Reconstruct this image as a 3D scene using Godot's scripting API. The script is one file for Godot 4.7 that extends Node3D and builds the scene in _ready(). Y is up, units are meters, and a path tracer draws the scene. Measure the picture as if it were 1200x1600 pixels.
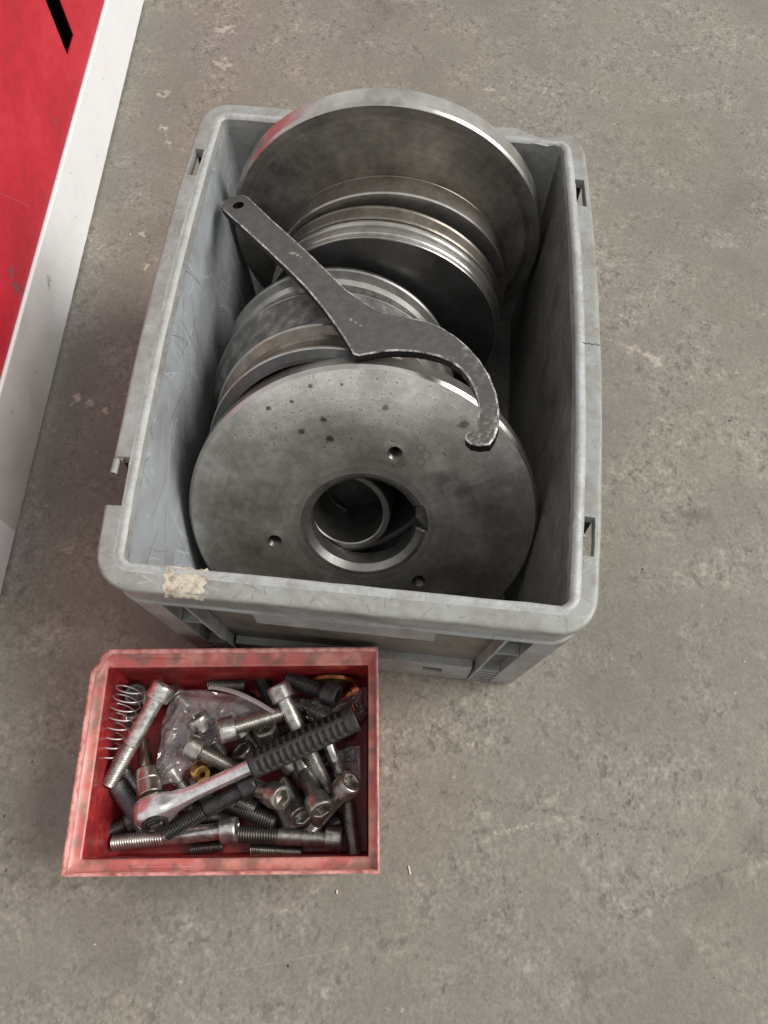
extends Node3D
# Workshop floor: grey plastic crate of steel flange discs with a hook spanner, red bin of bolts in front of it.

var group_no: int = 1
var rng := RandomNumberGenerator.new()
var M: Dictionary = {}
const RIM := 0.286


# ------------------------------------------------------------------ mesh helpers
class Mb:
	var st: SurfaceTool
	func _init() -> void:
		st = SurfaceTool.new()
		st.begin(Mesh.PRIMITIVE_TRIANGLES)
	func vert(p: Vector3, uv: Vector2) -> void:
		st.set_uv(uv)
		st.add_vertex(p)
	func tri(a: Vector3, b: Vector3, c: Vector3, g: int = -1, ua: Vector2 = Vector2.ZERO, ub: Vector2 = Vector2.ZERO, uc: Vector2 = Vector2.ZERO) -> void:
		st.set_smooth_group(0xFFFFFFFF if g < 0 else g)
		vert(a, ua)
		vert(b, ub)
		vert(c, uc)
	func quad(a: Vector3, b: Vector3, c: Vector3, d: Vector3, g: int = -1, ua: Vector2 = Vector2.ZERO, ub: Vector2 = Vector2(0, 1), uc: Vector2 = Vector2.ONE, ud: Vector2 = Vector2(1, 0)) -> void:
		tri(a, b, c, g, ua, ub, uc)
		tri(a, c, d, g, ua, uc, ud)
	# a quad turned so that its front looks along out
	func quad_to(a: Vector3, b: Vector3, c: Vector3, d: Vector3, out: Vector3, g: int = -1) -> void:
		if (c - a).cross(b - a).dot(out) + (d - a).cross(c - a).dot(out) >= 0.0:
			quad(a, b, c, d, g)
		else:
			quad(d, c, b, a, g)
	func tri_to(a: Vector3, b: Vector3, c: Vector3, out: Vector3, g: int = -1) -> void:
		if (c - a).cross(b - a).dot(out) >= 0.0:
			tri(a, b, c, g)
		else:
			tri(c, b, a, g)
	# rows of points; g < 0 makes every row pair a smooth band of its own starting from group -g
	func grid(rows: Array, closed: bool, g: int, banded: bool = false) -> int:
		var nj: int = rows.size()
		var ni: int = rows[0].size()
		var last: int = ni if closed else ni - 1
		for j in nj - 1:
			var r0: PackedVector3Array = rows[j]
			var r1: PackedVector3Array = rows[j + 1]
			for i in last:
				var k: int = (i + 1) % ni
				var u0: float = float(i) / last
				var u1: float = float(i + 1) / last
				var v0: float = float(j) / (nj - 1)
				var v1: float = float(j + 1) / (nj - 1)
				quad(r0[i], r1[i], r1[k], r0[k], g, Vector2(u0, v0), Vector2(u0, v1), Vector2(u1, v1), Vector2(u1, v0))
			if banded:
				g += 1
		return g + 1
	func done() -> ArrayMesh:
		st.generate_normals()
		return st.commit()


func grp(n: int = 1) -> int:
	group_no += n
	return group_no - n


# profile points are (z, r): from the back centre outward, forward along +z, then inward on the front
func lathe(mb: Mb, prof: PackedVector2Array, seg: int = 96) -> void:
	var rows: Array = []
	for p in prof:
		var r := PackedVector3Array()
		for i in seg:
			var a: float = TAU * i / seg
			r.append(Vector3(p.y * cos(a), p.y * sin(a), p.x))
		rows.append(r)
	mb.grid(rows, true, grp(prof.size() + 1), true)


func box(mb: Mb, c: Vector3, s: Vector3, bevel: float = 0.0006, xf: Transform3D = Transform3D.IDENTITY) -> void:
	var h := s * 0.5
	var b: float = minf(bevel, minf(h.x, minf(h.y, h.z)) * 0.8)
	for ax in 3:
		var u: int = (ax + 1) % 3
		var v: int = (ax + 2) % 3
		for sg in [-1.0, 1.0]:
			var q: Array = []
			for k in [[-1, -1], [1, -1], [1, 1], [-1, 1]]:
				var p := Vector3()
				p[ax] = sg * h[ax]
				p[u] = k[0] * (h[u] - b)
				p[v] = k[1] * (h[v] - b)
				q.append(xf * (c + p))
			var o := Vector3()
			o[ax] = sg
			mb.quad_to(q[0], q[1], q[2], q[3], xf.basis * o)
			for sv in [-1.0, 1.0]:      # the edge between this face and the next axis' face
				var e: Array = []
				for k in [[0, -1], [0, 1], [1, 1], [1, -1]]:
					var p := Vector3()
					p[ax] = sg * (h[ax] if k[0] == 0 else h[ax] - b)
					p[u] = sv * (h[u] - b if k[0] == 0 else h[u])
					p[v] = k[1] * (h[v] - b)
					e.append(xf * (c + p))
				var eo := Vector3()
				eo[ax] = sg
				eo[u] = sv
				mb.quad_to(e[0], e[1], e[2], e[3], xf.basis * eo)
	for sx in [-1.0, 1.0]:
		for sy in [-1.0, 1.0]:
			for sz in [-1.0, 1.0]:
				var s3 := Vector3(sx, sy, sz)
				var a := Vector3(sx * h.x, sy * (h.y - b), sz * (h.z - b))
				var d := Vector3(sx * (h.x - b), sy * h.y, sz * (h.z - b))
				var e3 := Vector3(sx * (h.x - b), sy * (h.y - b), sz * h.z)
				mb.tri_to(xf * (c + a), xf * (c + d), xf * (c + e3), xf.basis * s3)


func tube(mb: Mb, path: PackedVector3Array, r: float, seg: int = 8) -> void:
	var rows: Array = []
	var side := Vector3.UP
	for j in path.size():
		var t: Vector3 = (path[mini(j + 1, path.size() - 1)] - path[maxi(j - 1, 0)]).normalized()
		side = (side - t * side.dot(t)).normalized()
		if side.length() < 0.5:
			side = t.cross(Vector3.RIGHT).normalized()
		var o: Vector3 = t.cross(side)
		var row := PackedVector3Array()
		for i in seg:
			var a: float = TAU * i / seg
			row.append(path[j] + r * (side * cos(a) + o * sin(a)))
		rows.append(row)
	mb.grid(rows, true, grp())


# ------------------------------------------------------------------ objects, names and labels
var taken: Dictionary = {}


func numbered(called: String) -> String:
	var n: int = taken.get(called, 0)
	taken[called] = n + 1
	return called if n == 0 else "%s_%03d" % [called, n]


func tag(o: Node3D, label: String, category: String, group: String = "") -> Node3D:
	o.set_meta("label", label)
	o.set_meta("category", category)
	if group != "":
		o.set_meta("group", group)
	return o


func thing(called: String, label: String, category: String, xf: Transform3D, group: String = "") -> Node3D:
	var o := Node3D.new()
	o.name = numbered(called)
	add_child(o)
	o.transform = xf
	return tag(o, label, category, group)


func put(called: String, mb: Mb, m: Material, parent: Node3D = null) -> MeshInstance3D:
	var o := MeshInstance3D.new()
	o.name = called if parent else numbered(called)
	o.mesh = mb.done()
	o.material_override = m
	(parent if parent else self).add_child(o, true)
	return o


func put_mesh(called: String, mesh: Mesh, m: Material, parent: Node3D) -> MeshInstance3D:
	var o := MeshInstance3D.new()
	o.name = called
	o.mesh = mesh
	o.material_override = m
	parent.add_child(o, true)
	return o


func struct(o: Node3D) -> void:
	o.set_meta("kind", "structure")


func aim(z: Vector3, at: Vector3, up: Vector3 = Vector3.UP) -> Transform3D:
	z = z.normalized()
	if absf(z.dot(up)) > 0.98:
		up = Vector3.RIGHT
	var x := up.cross(z).normalized()
	return Transform3D(Basis(x, z.cross(x), z), at)


func polar(az: float, el: float) -> Vector3:
	return Vector3(sin(az) * cos(el), sin(el), cos(az) * cos(el))


# ------------------------------------------------------------------ textures and materials
func lin(r: float, g: float, b: float) -> Color:
	return Color(r, g, b).linear_to_srgb()


func noise(sd: int, freq: float, oct: int, size: int, seamless: bool = false, kind: int = FastNoiseLite.TYPE_SIMPLEX_SMOOTH, wide: int = 0) -> PackedByteArray:
	var n := FastNoiseLite.new()
	n.seed = sd
	n.noise_type = kind
	n.frequency = freq
	n.fractal_octaves = oct
	n.fractal_type = FastNoiseLite.FRACTAL_FBM if oct > 1 else FastNoiseLite.FRACTAL_NONE
	var im: Image = n.get_seamless_image(size, size) if seamless else n.get_image(wide if wide else size, size)
	im.convert(Image.FORMAT_L8)
	return im.get_data()


func rgb_image(data: PackedByteArray, w: int, h: int) -> Image:
	return Image.create_from_data(w, h, false, Image.FORMAT_RGB8, data)


func tex(im: Image) -> ImageTexture:
	return ImageTexture.create_from_image(im)


func scratches(im: Image, n: int, sd: int, c: Color, lmin: float, lmax: float, amount: float, bend: float = 0.3, wide: int = 1) -> void:
	var r := RandomNumberGenerator.new()
	r.seed = sd
	var w: int = im.get_width()
	var h: int = im.get_height()
	for k in n:
		var p := Vector2(r.randf() * w, r.randf() * h)
		var a: float = r.randf() * TAU
		var l: float = r.randf_range(lmin, lmax)
		var turn: float = r.randfn(0.0, bend) / l
		var s: float = r.randf_range(0.3, 1.0) * amount
		for i in int(l):
			p += Vector2(cos(a), sin(a))
			a += turn
			if r.randf() < 0.12:
				continue
			for e in wide * wide:
				var x: int = posmod(int(p.x) + e % wide, w)
				var y: int = posmod(int(p.y) + e / wide, h)
				im.set_pixel(x, y, im.get_pixel(x, y).lerp(c, s))


func blot(im: Image, at: Vector2, r: float, c: Color, amount: float, sd: int, ragged: float = 0.5, core: float = 0.55) -> void:
	var g := FastNoiseLite.new()
	g.seed = sd
	g.frequency = 0.75 / maxf(r, 1.0)
	g.fractal_octaves = 3
	for y in range(maxi(0, int(at.y - r * 1.6)), mini(im.get_height(), int(at.y + r * 1.6) + 1)):
		for x in range(maxi(0, int(at.x - r * 1.6)), mini(im.get_width(), int(at.x + r * 1.6) + 1)):
			var d: float = Vector2(x, y).distance_to(at) / r + ragged * g.get_noise_2d(x, y)
			if d < 1.0:
				im.set_pixel(x, y, im.get_pixel(x, y).lerp(c, amount * smoothstep(1.0, core, d)))


# colour from two noises between three tones, a grain and optional dark pits
func tone_image(size: int, sd: int, dark: Color, mid: Color, light: Color, f1: float, f2: float, grain: float, seamless: bool = true) -> Image:
	var a := noise(sd, f1, 4, size, seamless)
	var b := noise(sd + 1, f2, 3, size, seamless)
	var data := PackedByteArray()
	data.resize(size * size * 3)
	var r := RandomNumberGenerator.new()
	r.seed = sd
	for i in size * size:
		var t: float = (0.62 * a[i] + 0.38 * b[i]) / 255.0
		t = clampf((t - 0.5) * 1.7 + 0.5, 0.0, 1.0)
		var c: Color = dark.lerp(mid, t * 2.0) if t < 0.5 else mid.lerp(light, t * 2.0 - 1.0)
		var g: float = 1.0 + grain * (r.randf() - 0.5)
		data[i * 3] = clampi(int(c.r * g * 255.0), 0, 255)
		data[i * 3 + 1] = clampi(int(c.g * g * 255.0), 0, 255)
		data[i * 3 + 2] = clampi(int(c.b * g * 255.0), 0, 255)
	return rgb_image(data, size, size)


# faded red plastic: salmon, red and brown-grey grime in separate ragged patches
func patch_image(size: int, sd: int) -> Image:
	var a := noise(sd, 0.007, 4, size, true)
	var b := noise(sd + 1, 0.011, 5, size, true)
	var c := noise(sd + 2, 0.08, 3, size, true)
	var data := PackedByteArray()
	data.resize(size * size * 3)
	for i in size * size:
		var nc: float = c[i] / 255.0 - 0.5
		var red: float = smoothstep(0.34, 0.68, a[i] / 255.0 + 0.10 * nc)
		var dirt: float = 0.62 * smoothstep(0.36, 0.84, b[i] / 255.0 + 0.12 * nc)
		var k := Color(0.76, 0.50, 0.455).lerp(Color(0.71, 0.37, 0.35), red).lerp(Color(0.43, 0.345, 0.30), dirt)
		var g: float = 1.0 + 0.14 * nc
		data[i * 3] = clampi(int(k.r * g * 255.0), 0, 255)
		data[i * 3 + 1] = clampi(int(k.g * g * 255.0), 0, 255)
		data[i * 3 + 2] = clampi(int(k.b * g * 255.0), 0, 255)
	return rgb_image(data, size, size)


func grey_image(size: int, sd: int, lo: float, hi: float, f1: float, f2: float, seamless: bool = true) -> Image:
	var a := noise(sd, f1, 4, size, seamless)
	var b := noise(sd + 1, f2, 2, size, seamless)
	var data := PackedByteArray()
	data.resize(size * size)
	for i in size * size:
		data[i] = clampi(int(255.0 * lerpf(lo, hi, (0.6 * a[i] + 0.4 * b[i]) / 255.0)), 0, 255)
	return Image.create_from_data(size, size, false, Image.FORMAT_L8, data)


func mat(called: String, albedo: Texture2D, tile: float, metallic: float, rough: float, rough_tex: Texture2D = null, bump: Texture2D = null, bump_cm: float = 0.0, tint: Color = Color.WHITE, offset: Vector3 = Vector3.ZERO, world: bool = false) -> StandardMaterial3D:
	var m := StandardMaterial3D.new()
	m.resource_name = called
	m.albedo_color = tint
	m.albedo_texture = albedo
	m.metallic = metallic
	m.roughness = rough
	m.roughness_texture = rough_tex
	m.uv1_triplanar = true
	m.uv1_world_triplanar = world
	m.uv1_triplanar_sharpness = 6.0
	m.uv1_scale = Vector3.ONE / tile
	m.uv1_offset = offset
	if bump:
		m.heightmap_enabled = true
		m.heightmap_texture = bump
		m.heightmap_scale = bump_cm
	m.cull_mode = BaseMaterial3D.CULL_DISABLED
	return m


const FLOOR_TILE := 2.0
const FLOOR_PX := 2048


func floor_pixel(x: float, z: float) -> Vector2:      # texture pixel of a place on the floor (tile origin at -0.8, -1.2)
	return Vector2((x + 0.8) / FLOOR_TILE, (z + 1.2) / FLOOR_TILE) * FLOOR_PX


func floor_material() -> StandardMaterial3D:
	var n: int = FLOOR_PX
	var big := noise(11, 0.0026, 4, n)
	var mid := noise(12, 0.010, 5, n)
	var fine := noise(13, 0.30, 2, n, false, FastNoiseLite.TYPE_VALUE)
	var pits := noise(14, 0.045, 4, n)
	var tint := noise(15, 0.0035, 4, n)
	var col := PackedByteArray()
	col.resize(n * n * 3)
	var hgt := PackedByteArray()
	hgt.resize(n * n)
	var rgh := PackedByteArray()
	rgh.resize(n * n)
	var r := RandomNumberGenerator.new()
	r.seed = 5
	for i in n * n:
		var f: float = fine[i] / 255.0 - 0.5
		var m: float = mid[i] / 255.0 - 0.5
		var b: float = big[i] / 255.0 - 0.5
		var p: float = pits[i] / 255.0
		var rough: float = clampf(0.45 + 1.6 * m + 0.9 * b, 0.1, 1.0)      # worn smooth here, open and gritty there
		var v: float = 1.0 + 0.11 * b + 0.08 * m + (0.12 + 0.22 * rough) * f + 0.13 * (r.randf() - 0.5)
		var h: float = 0.60 + 0.25 * rough * f + 0.20 * m + 0.08 * (r.randf() - 0.5)
		var deep: float = 0.30 + 0.10 * rough
		if p < deep:
			var d: float = minf((deep - p) * 7.0, 1.0) * (0.35 + 0.65 * rough)
			v *= 1.0 - 0.12 * d
			h -= 0.32 * d
		elif p > 0.66:
			var u: float = minf((p - 0.66) * 6.0, 1.0) * rough
			v *= 1.0 + 0.14 * u
			h += 0.12 * u
		var t: float = clampf(tint[i] / 255.0 * 1.6 - 0.3, 0.0, 1.0)      # tan to mauve grey
		col[i * 3] = clampi(int(lerpf(127.0, 121.5, t) * v), 0, 255)
		col[i * 3 + 1] = clampi(int(lerpf(121.5, 117.0, t) * v), 0, 255)
		col[i * 3 + 2] = clampi(int(lerpf(110.5, 109.5, t) * v), 0, 255)
		hgt[i] = clampi(int(255.0 * h), 0, 255)
		rgh[i] = clampi(int(255.0 * (0.80 + 0.25 * f - 0.12 * b)), 0, 255)
	var im := rgb_image(col, n, n)
	var dark := Color8(72, 66, 61)
	var k: int = 0
	for s in [[-0.07, -0.9, 0.07, 0.5], [0.396, 0.028, 0.022, 0.6], [0.378, 0.449, 0.03, 0.45], [0.469, 0.38, 0.05, 0.25], [0.43, 0.40, 0.02, 0.5], [0.35, 0.50, 0.016, 0.45], [0.15, -0.52, 0.05, 0.3], [0.52, -0.5, 0.06, 0.25], [-0.33, 0.02, 0.1, 0.3], [-0.2, 0.55, 0.05, 0.25], [0.30, 0.25, 0.05, 0.2], [-0.36, -0.35, 0.08, 0.25], [0.25, 0.53, 0.012, 0.5], [-0.05, 0.58, 0.01, 0.5], [0.31, -0.62, 0.02, 0.4]]:
		k += 1
		blot(im, floor_pixel(s[0], s[1]), s[2] * 1.25 * FLOOR_PX / FLOOR_TILE, dark, s[3] * 0.75, 40 + k, 0.75, -0.5)
	var pale := Color8(196, 184, 172)
	for s in [[0.362, -0.202, 0.014, 0.5], [0.33, -0.215, 0.010, 0.4], [-0.403, -0.071, 0.008, 0.7], [-0.385, -0.066, 0.006, 0.6], [-0.361, -0.057, 0.008, 0.6], [-0.338, -0.83, 0.016, 0.5], [-0.33, -0.74, 0.014, 0.5], [-0.395, -0.581, 0.007, 0.7], [-0.38, -0.55, 0.006, 0.6], [-0.41, -0.66, 0.009, 0.55], [-0.36, -0.30, 0.006, 0.6], [-0.38, -0.36, 0.006, 0.6], [0.47, -0.43, 0.02, 0.25], [0.5, 0.1, 0.03, 0.15], [0.40, -0.83, 0.008, 0.5], [0.12, -0.72, 0.008, 0.5], [-0.31, -0.47, 0.006, 0.6]]:
		k += 1
		blot(im, floor_pixel(s[0], s[1]), s[2] * FLOOR_PX / FLOOR_TILE, pale, s[3], 90 + k, 1.6, 0.2)
	var q := RandomNumberGenerator.new()
	q.seed = 77
	for j in 700:
		blot(im, Vector2(q.randf() * n, q.randf() * n), q.randf_range(0.7, 2.4), pale if q.randf() < 0.7 else dark, q.randf_range(0.15, 0.6), 200 + j, 1.2)
	# scrapes: broken lines of small gouges
	for l in [[0.10, 0.375, 0.36, 0.395, 0.35], [0.30, 0.47, 0.40, 0.42, 0.4], [0.13, 0.50, 0.19, 0.47, 0.25], [0.17, 0.46, 0.40, 0.30, 0.18], [-0.05, -0.80, 0.25, -0.70, 0.2], [0.35, -0.30, 0.50, 0.10, 0.15], [0.42, -0.75, 0.60, -0.40, 0.2], [-0.38, -0.66, -0.30, -0.45, 0.25]]:
		var steps: int = int(Vector2(l[0], l[1]).distance_to(Vector2(l[2], l[3])) * 900.0)
		for e in steps:
			var at: Vector2 = floor_pixel(lerpf(l[0], l[2], e / float(steps)), lerpf(l[1], l[3], e / float(steps))) + Vector2(q.randfn(0, 1.6), q.randfn(0, 1.6))
			if q.randf() < l[4] * 1.6:
				blot(im, at, q.randf_range(0.8, 2.6), dark, q.randf_range(0.08, 0.32), e, 0.8)
	for l in [[0.205, -0.709, 0.221, -0.749], [0.299, -0.229, 0.362, -0.202], [-0.395, -0.585, -0.372, -0.53], [0.16, 0.41, 0.21, 0.395]]:
		for e in 60:
			blot(im, floor_pixel(lerpf(l[0], l[2], e / 60.0), lerpf(l[1], l[3], e / 60.0)) + Vector2(q.randfn(0, 1.2), q.randfn(0, 1.2)), q.randf_range(0.6, 1.6), pale, q.randf_range(0.1, 0.5), e, 0.8)
	scratches(im, 130, 8, pale, 30, 200, 0.25, 0.35)
	scratches(im, 80, 9, dark, 30, 240, 0.22, 0.5)
	var m := mat("worn concrete", tex(im), FLOOR_TILE, 0.0, 1.0, tex(Image.create_from_data(n, n, false, Image.FORMAT_L8, rgh)), tex(Image.create_from_data(n, n, false, Image.FORMAT_L8, hgt)), 0.20, Color.WHITE, Vector3(0.4, 0.0, 0.6), true)
	return m


func disc_texture(sd: int, size: int, base: Color, kind: int) -> ImageTexture:
	# the stained face of a turned steel disc, 0.36 m across the picture
	var a := noise(sd, 0.006, 5, size)
	var b := noise(sd + 1, 0.03, 4, size)
	var c := noise(sd + 2, 0.11, 2, size)
	var data := PackedByteArray()
	data.resize(size * size * 3)
	var half: float = size * 0.5
	var streak := FastNoiseLite.new()
	streak.seed = sd
	streak.frequency = 0.09
	streak.fractal_octaves = 3
	for y in size:
		for x in size:
			var i: int = y * size + x
			var na: float = a[i] / 255.0 - 0.5
			var nb: float = b[i] / 255.0 - 0.5
			var nc: float = c[i] / 255.0 - 0.5
			var v: float = 1.0 + 0.26 * na + 0.16 * nb + 0.05 * nc
			var rad: float = Vector2(x - half, y - half).length() / size * 0.36
			var ang: float = atan2(y - half, x - half)
			v += 0.10 * streak.get_noise_2d(rad * 9000.0, ang * 2.0) * (0.5 if kind == 0 else 1.0) + 0.04 * streak.get_noise_2d(rad * 2500.0, 50.0 + ang)
			if kind == 1:
				v += 0.10 * streak.get_noise_2d(ang * 60.0, rad * 300.0)
			var up: float = (half - y) / half
			var rust: float = 0.0
			if kind == 0:
				# fine rust pitting over the upper half, dirtier clouds beside the bore
				var pit: float = nc + 0.6 * nb + 0.25 * clampf(up, -0.4, 0.6)
				v *= 1.0 - 0.30 * smoothstep(0.40, 0.56, pit)
				rust = 0.3 * smoothstep(0.36, 0.5, pit)
				if absf(rad - 0.066) < 0.003:
					v *= 0.95
			else:
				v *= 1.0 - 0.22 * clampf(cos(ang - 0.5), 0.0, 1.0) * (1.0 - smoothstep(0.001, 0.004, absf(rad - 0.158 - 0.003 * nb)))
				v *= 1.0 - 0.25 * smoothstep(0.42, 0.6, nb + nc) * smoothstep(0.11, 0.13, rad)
				rust += clampf(nb * 0.8, 0.0, 0.25)
			data[i * 3] = clampi(int(base.r * v * 255.0 * (1.0 + 0.12 * rust)), 0, 255)
			data[i * 3 + 1] = clampi(int(base.g * v * 255.0), 0, 255)
			data[i * 3 + 2] = clampi(int(base.b * v * 255.0 * (1.0 - 0.25 * rust)), 0, 255)
	var im := rgb_image(data, size, size)
	if kind == 0:
		var s: float = size / 0.36
		var stain := Color(0.20, 0.18, 0.16)
		var k: int = 0
		for q in [[-0.035, 0.118, 0.004, 0.8], [-0.062, 0.135, 0.0025, 0.8], [-0.030, 0.098, 0.005, 0.75], [-0.055, 0.105, 0.004, 0.7], [-0.083, 0.128, 0.003, 0.8], [-0.045, 0.150, 0.003, 0.7], [-0.018, 0.152, 0.002, 0.7], [0.09, 0.115, 0.006, 0.5], [0.105, 0.11, 0.004, 0.5], [0.02, 0.13, 0.004, 0.5],
				[0.07, 0.055, 0.017, 0.45], [0.095, 0.045, 0.014, 0.35], [0.12, 0.02, 0.02, 0.3], [-0.09, 0.05, 0.02, 0.3], [-0.12, 0.03, 0.014, 0.35], [-0.11, -0.03, 0.012, 0.4], [-0.05, -0.07, 0.03, 0.3], [0.10, -0.05, 0.03, 0.25], [0.033, 0.074, 0.008, 0.5], [0.13, 0.06, 0.02, 0.2], [-0.05, 0.045, 0.03, 0.15]]:
			k += 1
			blot(im, Vector2(half + q[0] * s, half - q[1] * s), q[2] * s, stain, q[3] * (0.85 if q[2] < 0.007 else 0.6), sd + 10 + k, 0.4 if q[2] < 0.007 else 0.7, 0.3 if q[2] < 0.007 else -0.1)
		for q in [[0.053, 0.090], [0.058, 0.082], [0.053, 0.075]]:      # three ring marks beside the upper hole
			for t in 60:
				var an: float = TAU * t / 60.0
				blot(im, Vector2(half + (q[0] + 0.0042 * cos(an)) * s, half - (q[1] + 0.0042 * sin(an)) * s), 2.4, stain, 0.06, t, 0.4)
	scratches(im, 90, sd + 4, Color(0.75, 0.74, 0.72), 20, 160, 0.16, 0.3)
	scratches(im, 60, sd + 5, Color(0.15, 0.14, 0.13), 20, 120, 0.16, 0.3)
	return tex(im)


func make_materials() -> void:
	var steel_r := tex(grey_image(512, 21, 0.55, 1.0, 0.012, 0.06))
	var fine_b := tex(grey_image(512, 23, 0.2, 0.8, 0.05, 0.2))
	M.fine = fine_b
	M.floor = floor_material()
	# steel
	M.face_front = mat("stained turned steel", disc_texture(300, 1024, Color(0.79, 0.78, 0.755), 0), 0.36, 0.90, 0.44, steel_r, null, 0.0, Color.WHITE, Vector3(0.5, 0.5, 0.5))
	M.face_rear = mat("brown turned steel", disc_texture(330, 1024, Color(0.585, 0.57, 0.545), 1), 0.36, 0.85, 0.50, steel_r, null, 0.0, Color.WHITE, Vector3(0.5, 0.5, 0.5))
	for k in ["face_front", "face_rear"]:
		M[k].anisotropy_enabled = true
		M[k].anisotropy = 0.55
	var st := tone_image(512, 31, Color(0.52, 0.51, 0.49), Color(0.60, 0.59, 0.575), Color(0.65, 0.645, 0.635), 0.006, 0.03, 0.05)
	scratches(st, 120, 4, Color(0.85, 0.84, 0.82), 15, 90, 0.15)
	scratches(st, 80, 6, Color(0.2, 0.18, 0.16), 15, 60, 0.18)
	var st_t := tex(st)
	M.steel = mat("worn steel", st_t, 0.13, 0.92, 0.52, steel_r)
	M.bright = mat("bright turned steel", st_t, 0.24, 0.88, 0.40, steel_r, null, 0.0, Color(1.18, 1.18, 1.17))
	M.rusty = mat("browned steel", st_t, 0.10, 0.78, 0.50, steel_r, null, 0.0, Color(0.86, 0.83, 0.79))
	M.dark_face = mat("blackened steel face", st_t, 0.16, 0.55, 0.60, steel_r, null, 0.0, Color(0.52, 0.525, 0.535))
	var sp := tone_image(512, 35, Color(0.31, 0.305, 0.295), Color(0.39, 0.385, 0.375), Color(0.58, 0.57, 0.55), 0.01, 0.12, 0.16)
	M.speckled = mat("speckled dull steel", tex(sp), 0.09, 0.55, 0.72, steel_r)
	# bolts
	var bo := tone_image(512, 41, Color(0.44, 0.43, 0.41), Color(0.57, 0.56, 0.545), Color(0.645, 0.64, 0.63), 0.008, 0.04, 0.06)
	var bo_t := tex(bo)
	for k in 3:
		M["bolt%d" % k] = mat("oily zinc steel", bo_t, 0.05, 0.92, [0.46, 0.42, 0.40][k], steel_r, null, 0.0, [Color(1.22, 1.22, 1.21), Color(1.40, 1.41, 1.41), Color(1.10, 1.09, 1.07)][k], Vector3(0.37, 0.11, 0.73) * k)
	M.bolt3 = mat("dark oily steel", bo_t, 0.05, 0.85, 0.50, steel_r, null, 0.0, Color(0.76, 0.75, 0.74), Vector3(0.2, 0.6, 0.1))
	M.black_bolt = mat("black oxide steel", bo_t, 0.05, 0.6, 0.50, steel_r, null, 0.0, Color(0.46, 0.46, 0.47), Vector3(0.5, 0.3, 0.9))
	M.grey_bolt = mat("pale phosphated steel", bo_t, 0.05, 0.6, 0.65, steel_r, fine_b, 0.002, Color(1.0, 1.02, 1.06), Vector3(0.6, 0.3, 0.2))
	M.chrome = mat("scuffed chrome", tex(tone_image(256, 45, Color(0.74, 0.73, 0.72), Color(0.84, 0.84, 0.84), Color(0.9, 0.9, 0.9), 0.02, 0.1, 0.03)), 0.05, 0.85, 0.26)
	M.socket = mat("satin chrome", st_t, 0.08, 1.0, 0.40, steel_r, null, 0.0, Color(1.15, 1.13, 1.08))
	M.brass = mat("brass", st_t, 0.04, 1.0, 0.42, steel_r, null, 0.0, Color(1.30, 1.08, 0.66))
	M.copper = mat("copper", st_t, 0.03, 1.0, 0.42, steel_r, null, 0.0, Color(1.2, 0.72, 0.50))
	M.spring = mat("spring wire", null, 1.0, 0.7, 0.40, null, null, 0.0, Color(0.86, 0.86, 0.86))
	M.hook = hook_material(steel_r)
	M.hook_side = mat("black steel edge", st_t, 0.08, 0.4, 0.6, steel_r, fine_b, 0.004, Color(0.22, 0.22, 0.22))
	M.hook_worn = mat("edge worn to bare steel", tex(tone_image(256, 95, Color(0.30, 0.30, 0.30), Color(0.62, 0.61, 0.60), Color(0.88, 0.87, 0.85), 0.02, 0.08, 0.15)), 0.07, 0.4, 0.55, steel_r)
	# rubber
	M.rubber = mat("black rubber", tex(tone_image(256, 47, Color(0.13, 0.125, 0.12), Color(0.17, 0.165, 0.16), Color(0.24, 0.23, 0.22), 0.02, 0.1, 0.15)), 0.04, 0.0, 0.55, null, fine_b, 0.003)
	M.rubber_end = mat("dark red rubber end", null, 1.0, 0.0, 0.6, null, fine_b, 0.002, Color(0.16, 0.07, 0.07))
	# crate plastic
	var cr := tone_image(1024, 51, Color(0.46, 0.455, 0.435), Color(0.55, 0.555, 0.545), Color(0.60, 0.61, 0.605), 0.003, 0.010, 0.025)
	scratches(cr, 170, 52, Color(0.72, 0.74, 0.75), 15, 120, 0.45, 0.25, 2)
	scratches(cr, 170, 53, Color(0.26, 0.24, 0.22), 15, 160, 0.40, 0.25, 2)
	var cb := tone_image(1024, 151, Color(0.51, 0.515, 0.51), Color(0.575, 0.59, 0.60), Color(0.61, 0.63, 0.645), 0.0025, 0.007, 0.02)
	scratches(cb, 150, 152, Color(0.76, 0.78, 0.80), 15, 130, 0.50, 0.25, 3)
	scratches(cb, 120, 153, Color(0.36, 0.35, 0.34), 15, 190, 0.40, 0.25, 3)
	M.crate_lit = mat("scuffed lit blue-grey plastic", tex(cb), 0.34, 0.0, 0.45, steel_r)  # left inner wall: side light put into a lighter, bluer tone
	M.crate_panel_shaded = mat("dusty grey plastic", tex(cr), 0.34, 0.0, 0.5, steel_r, null, 0.0, Color(0.72, 0.685, 0.64))  # shade on the recessed panel carried by a darker tint
	M.crate = mat("scuffed grey plastic", tex(cr), 0.34, 0.0, 0.45, steel_r)
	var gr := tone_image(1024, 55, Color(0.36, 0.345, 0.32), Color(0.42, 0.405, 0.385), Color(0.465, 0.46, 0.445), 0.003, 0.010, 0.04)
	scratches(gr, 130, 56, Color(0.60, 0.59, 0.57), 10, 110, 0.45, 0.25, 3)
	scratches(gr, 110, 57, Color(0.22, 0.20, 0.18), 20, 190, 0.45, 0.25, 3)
	M.crate_grimy_shaded = mat("grimy shaded grey plastic", tex(gr), 0.34, 0.0, 0.55, steel_r)  # real dirt, with shade of the right inner wall mixed into the colour
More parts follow.
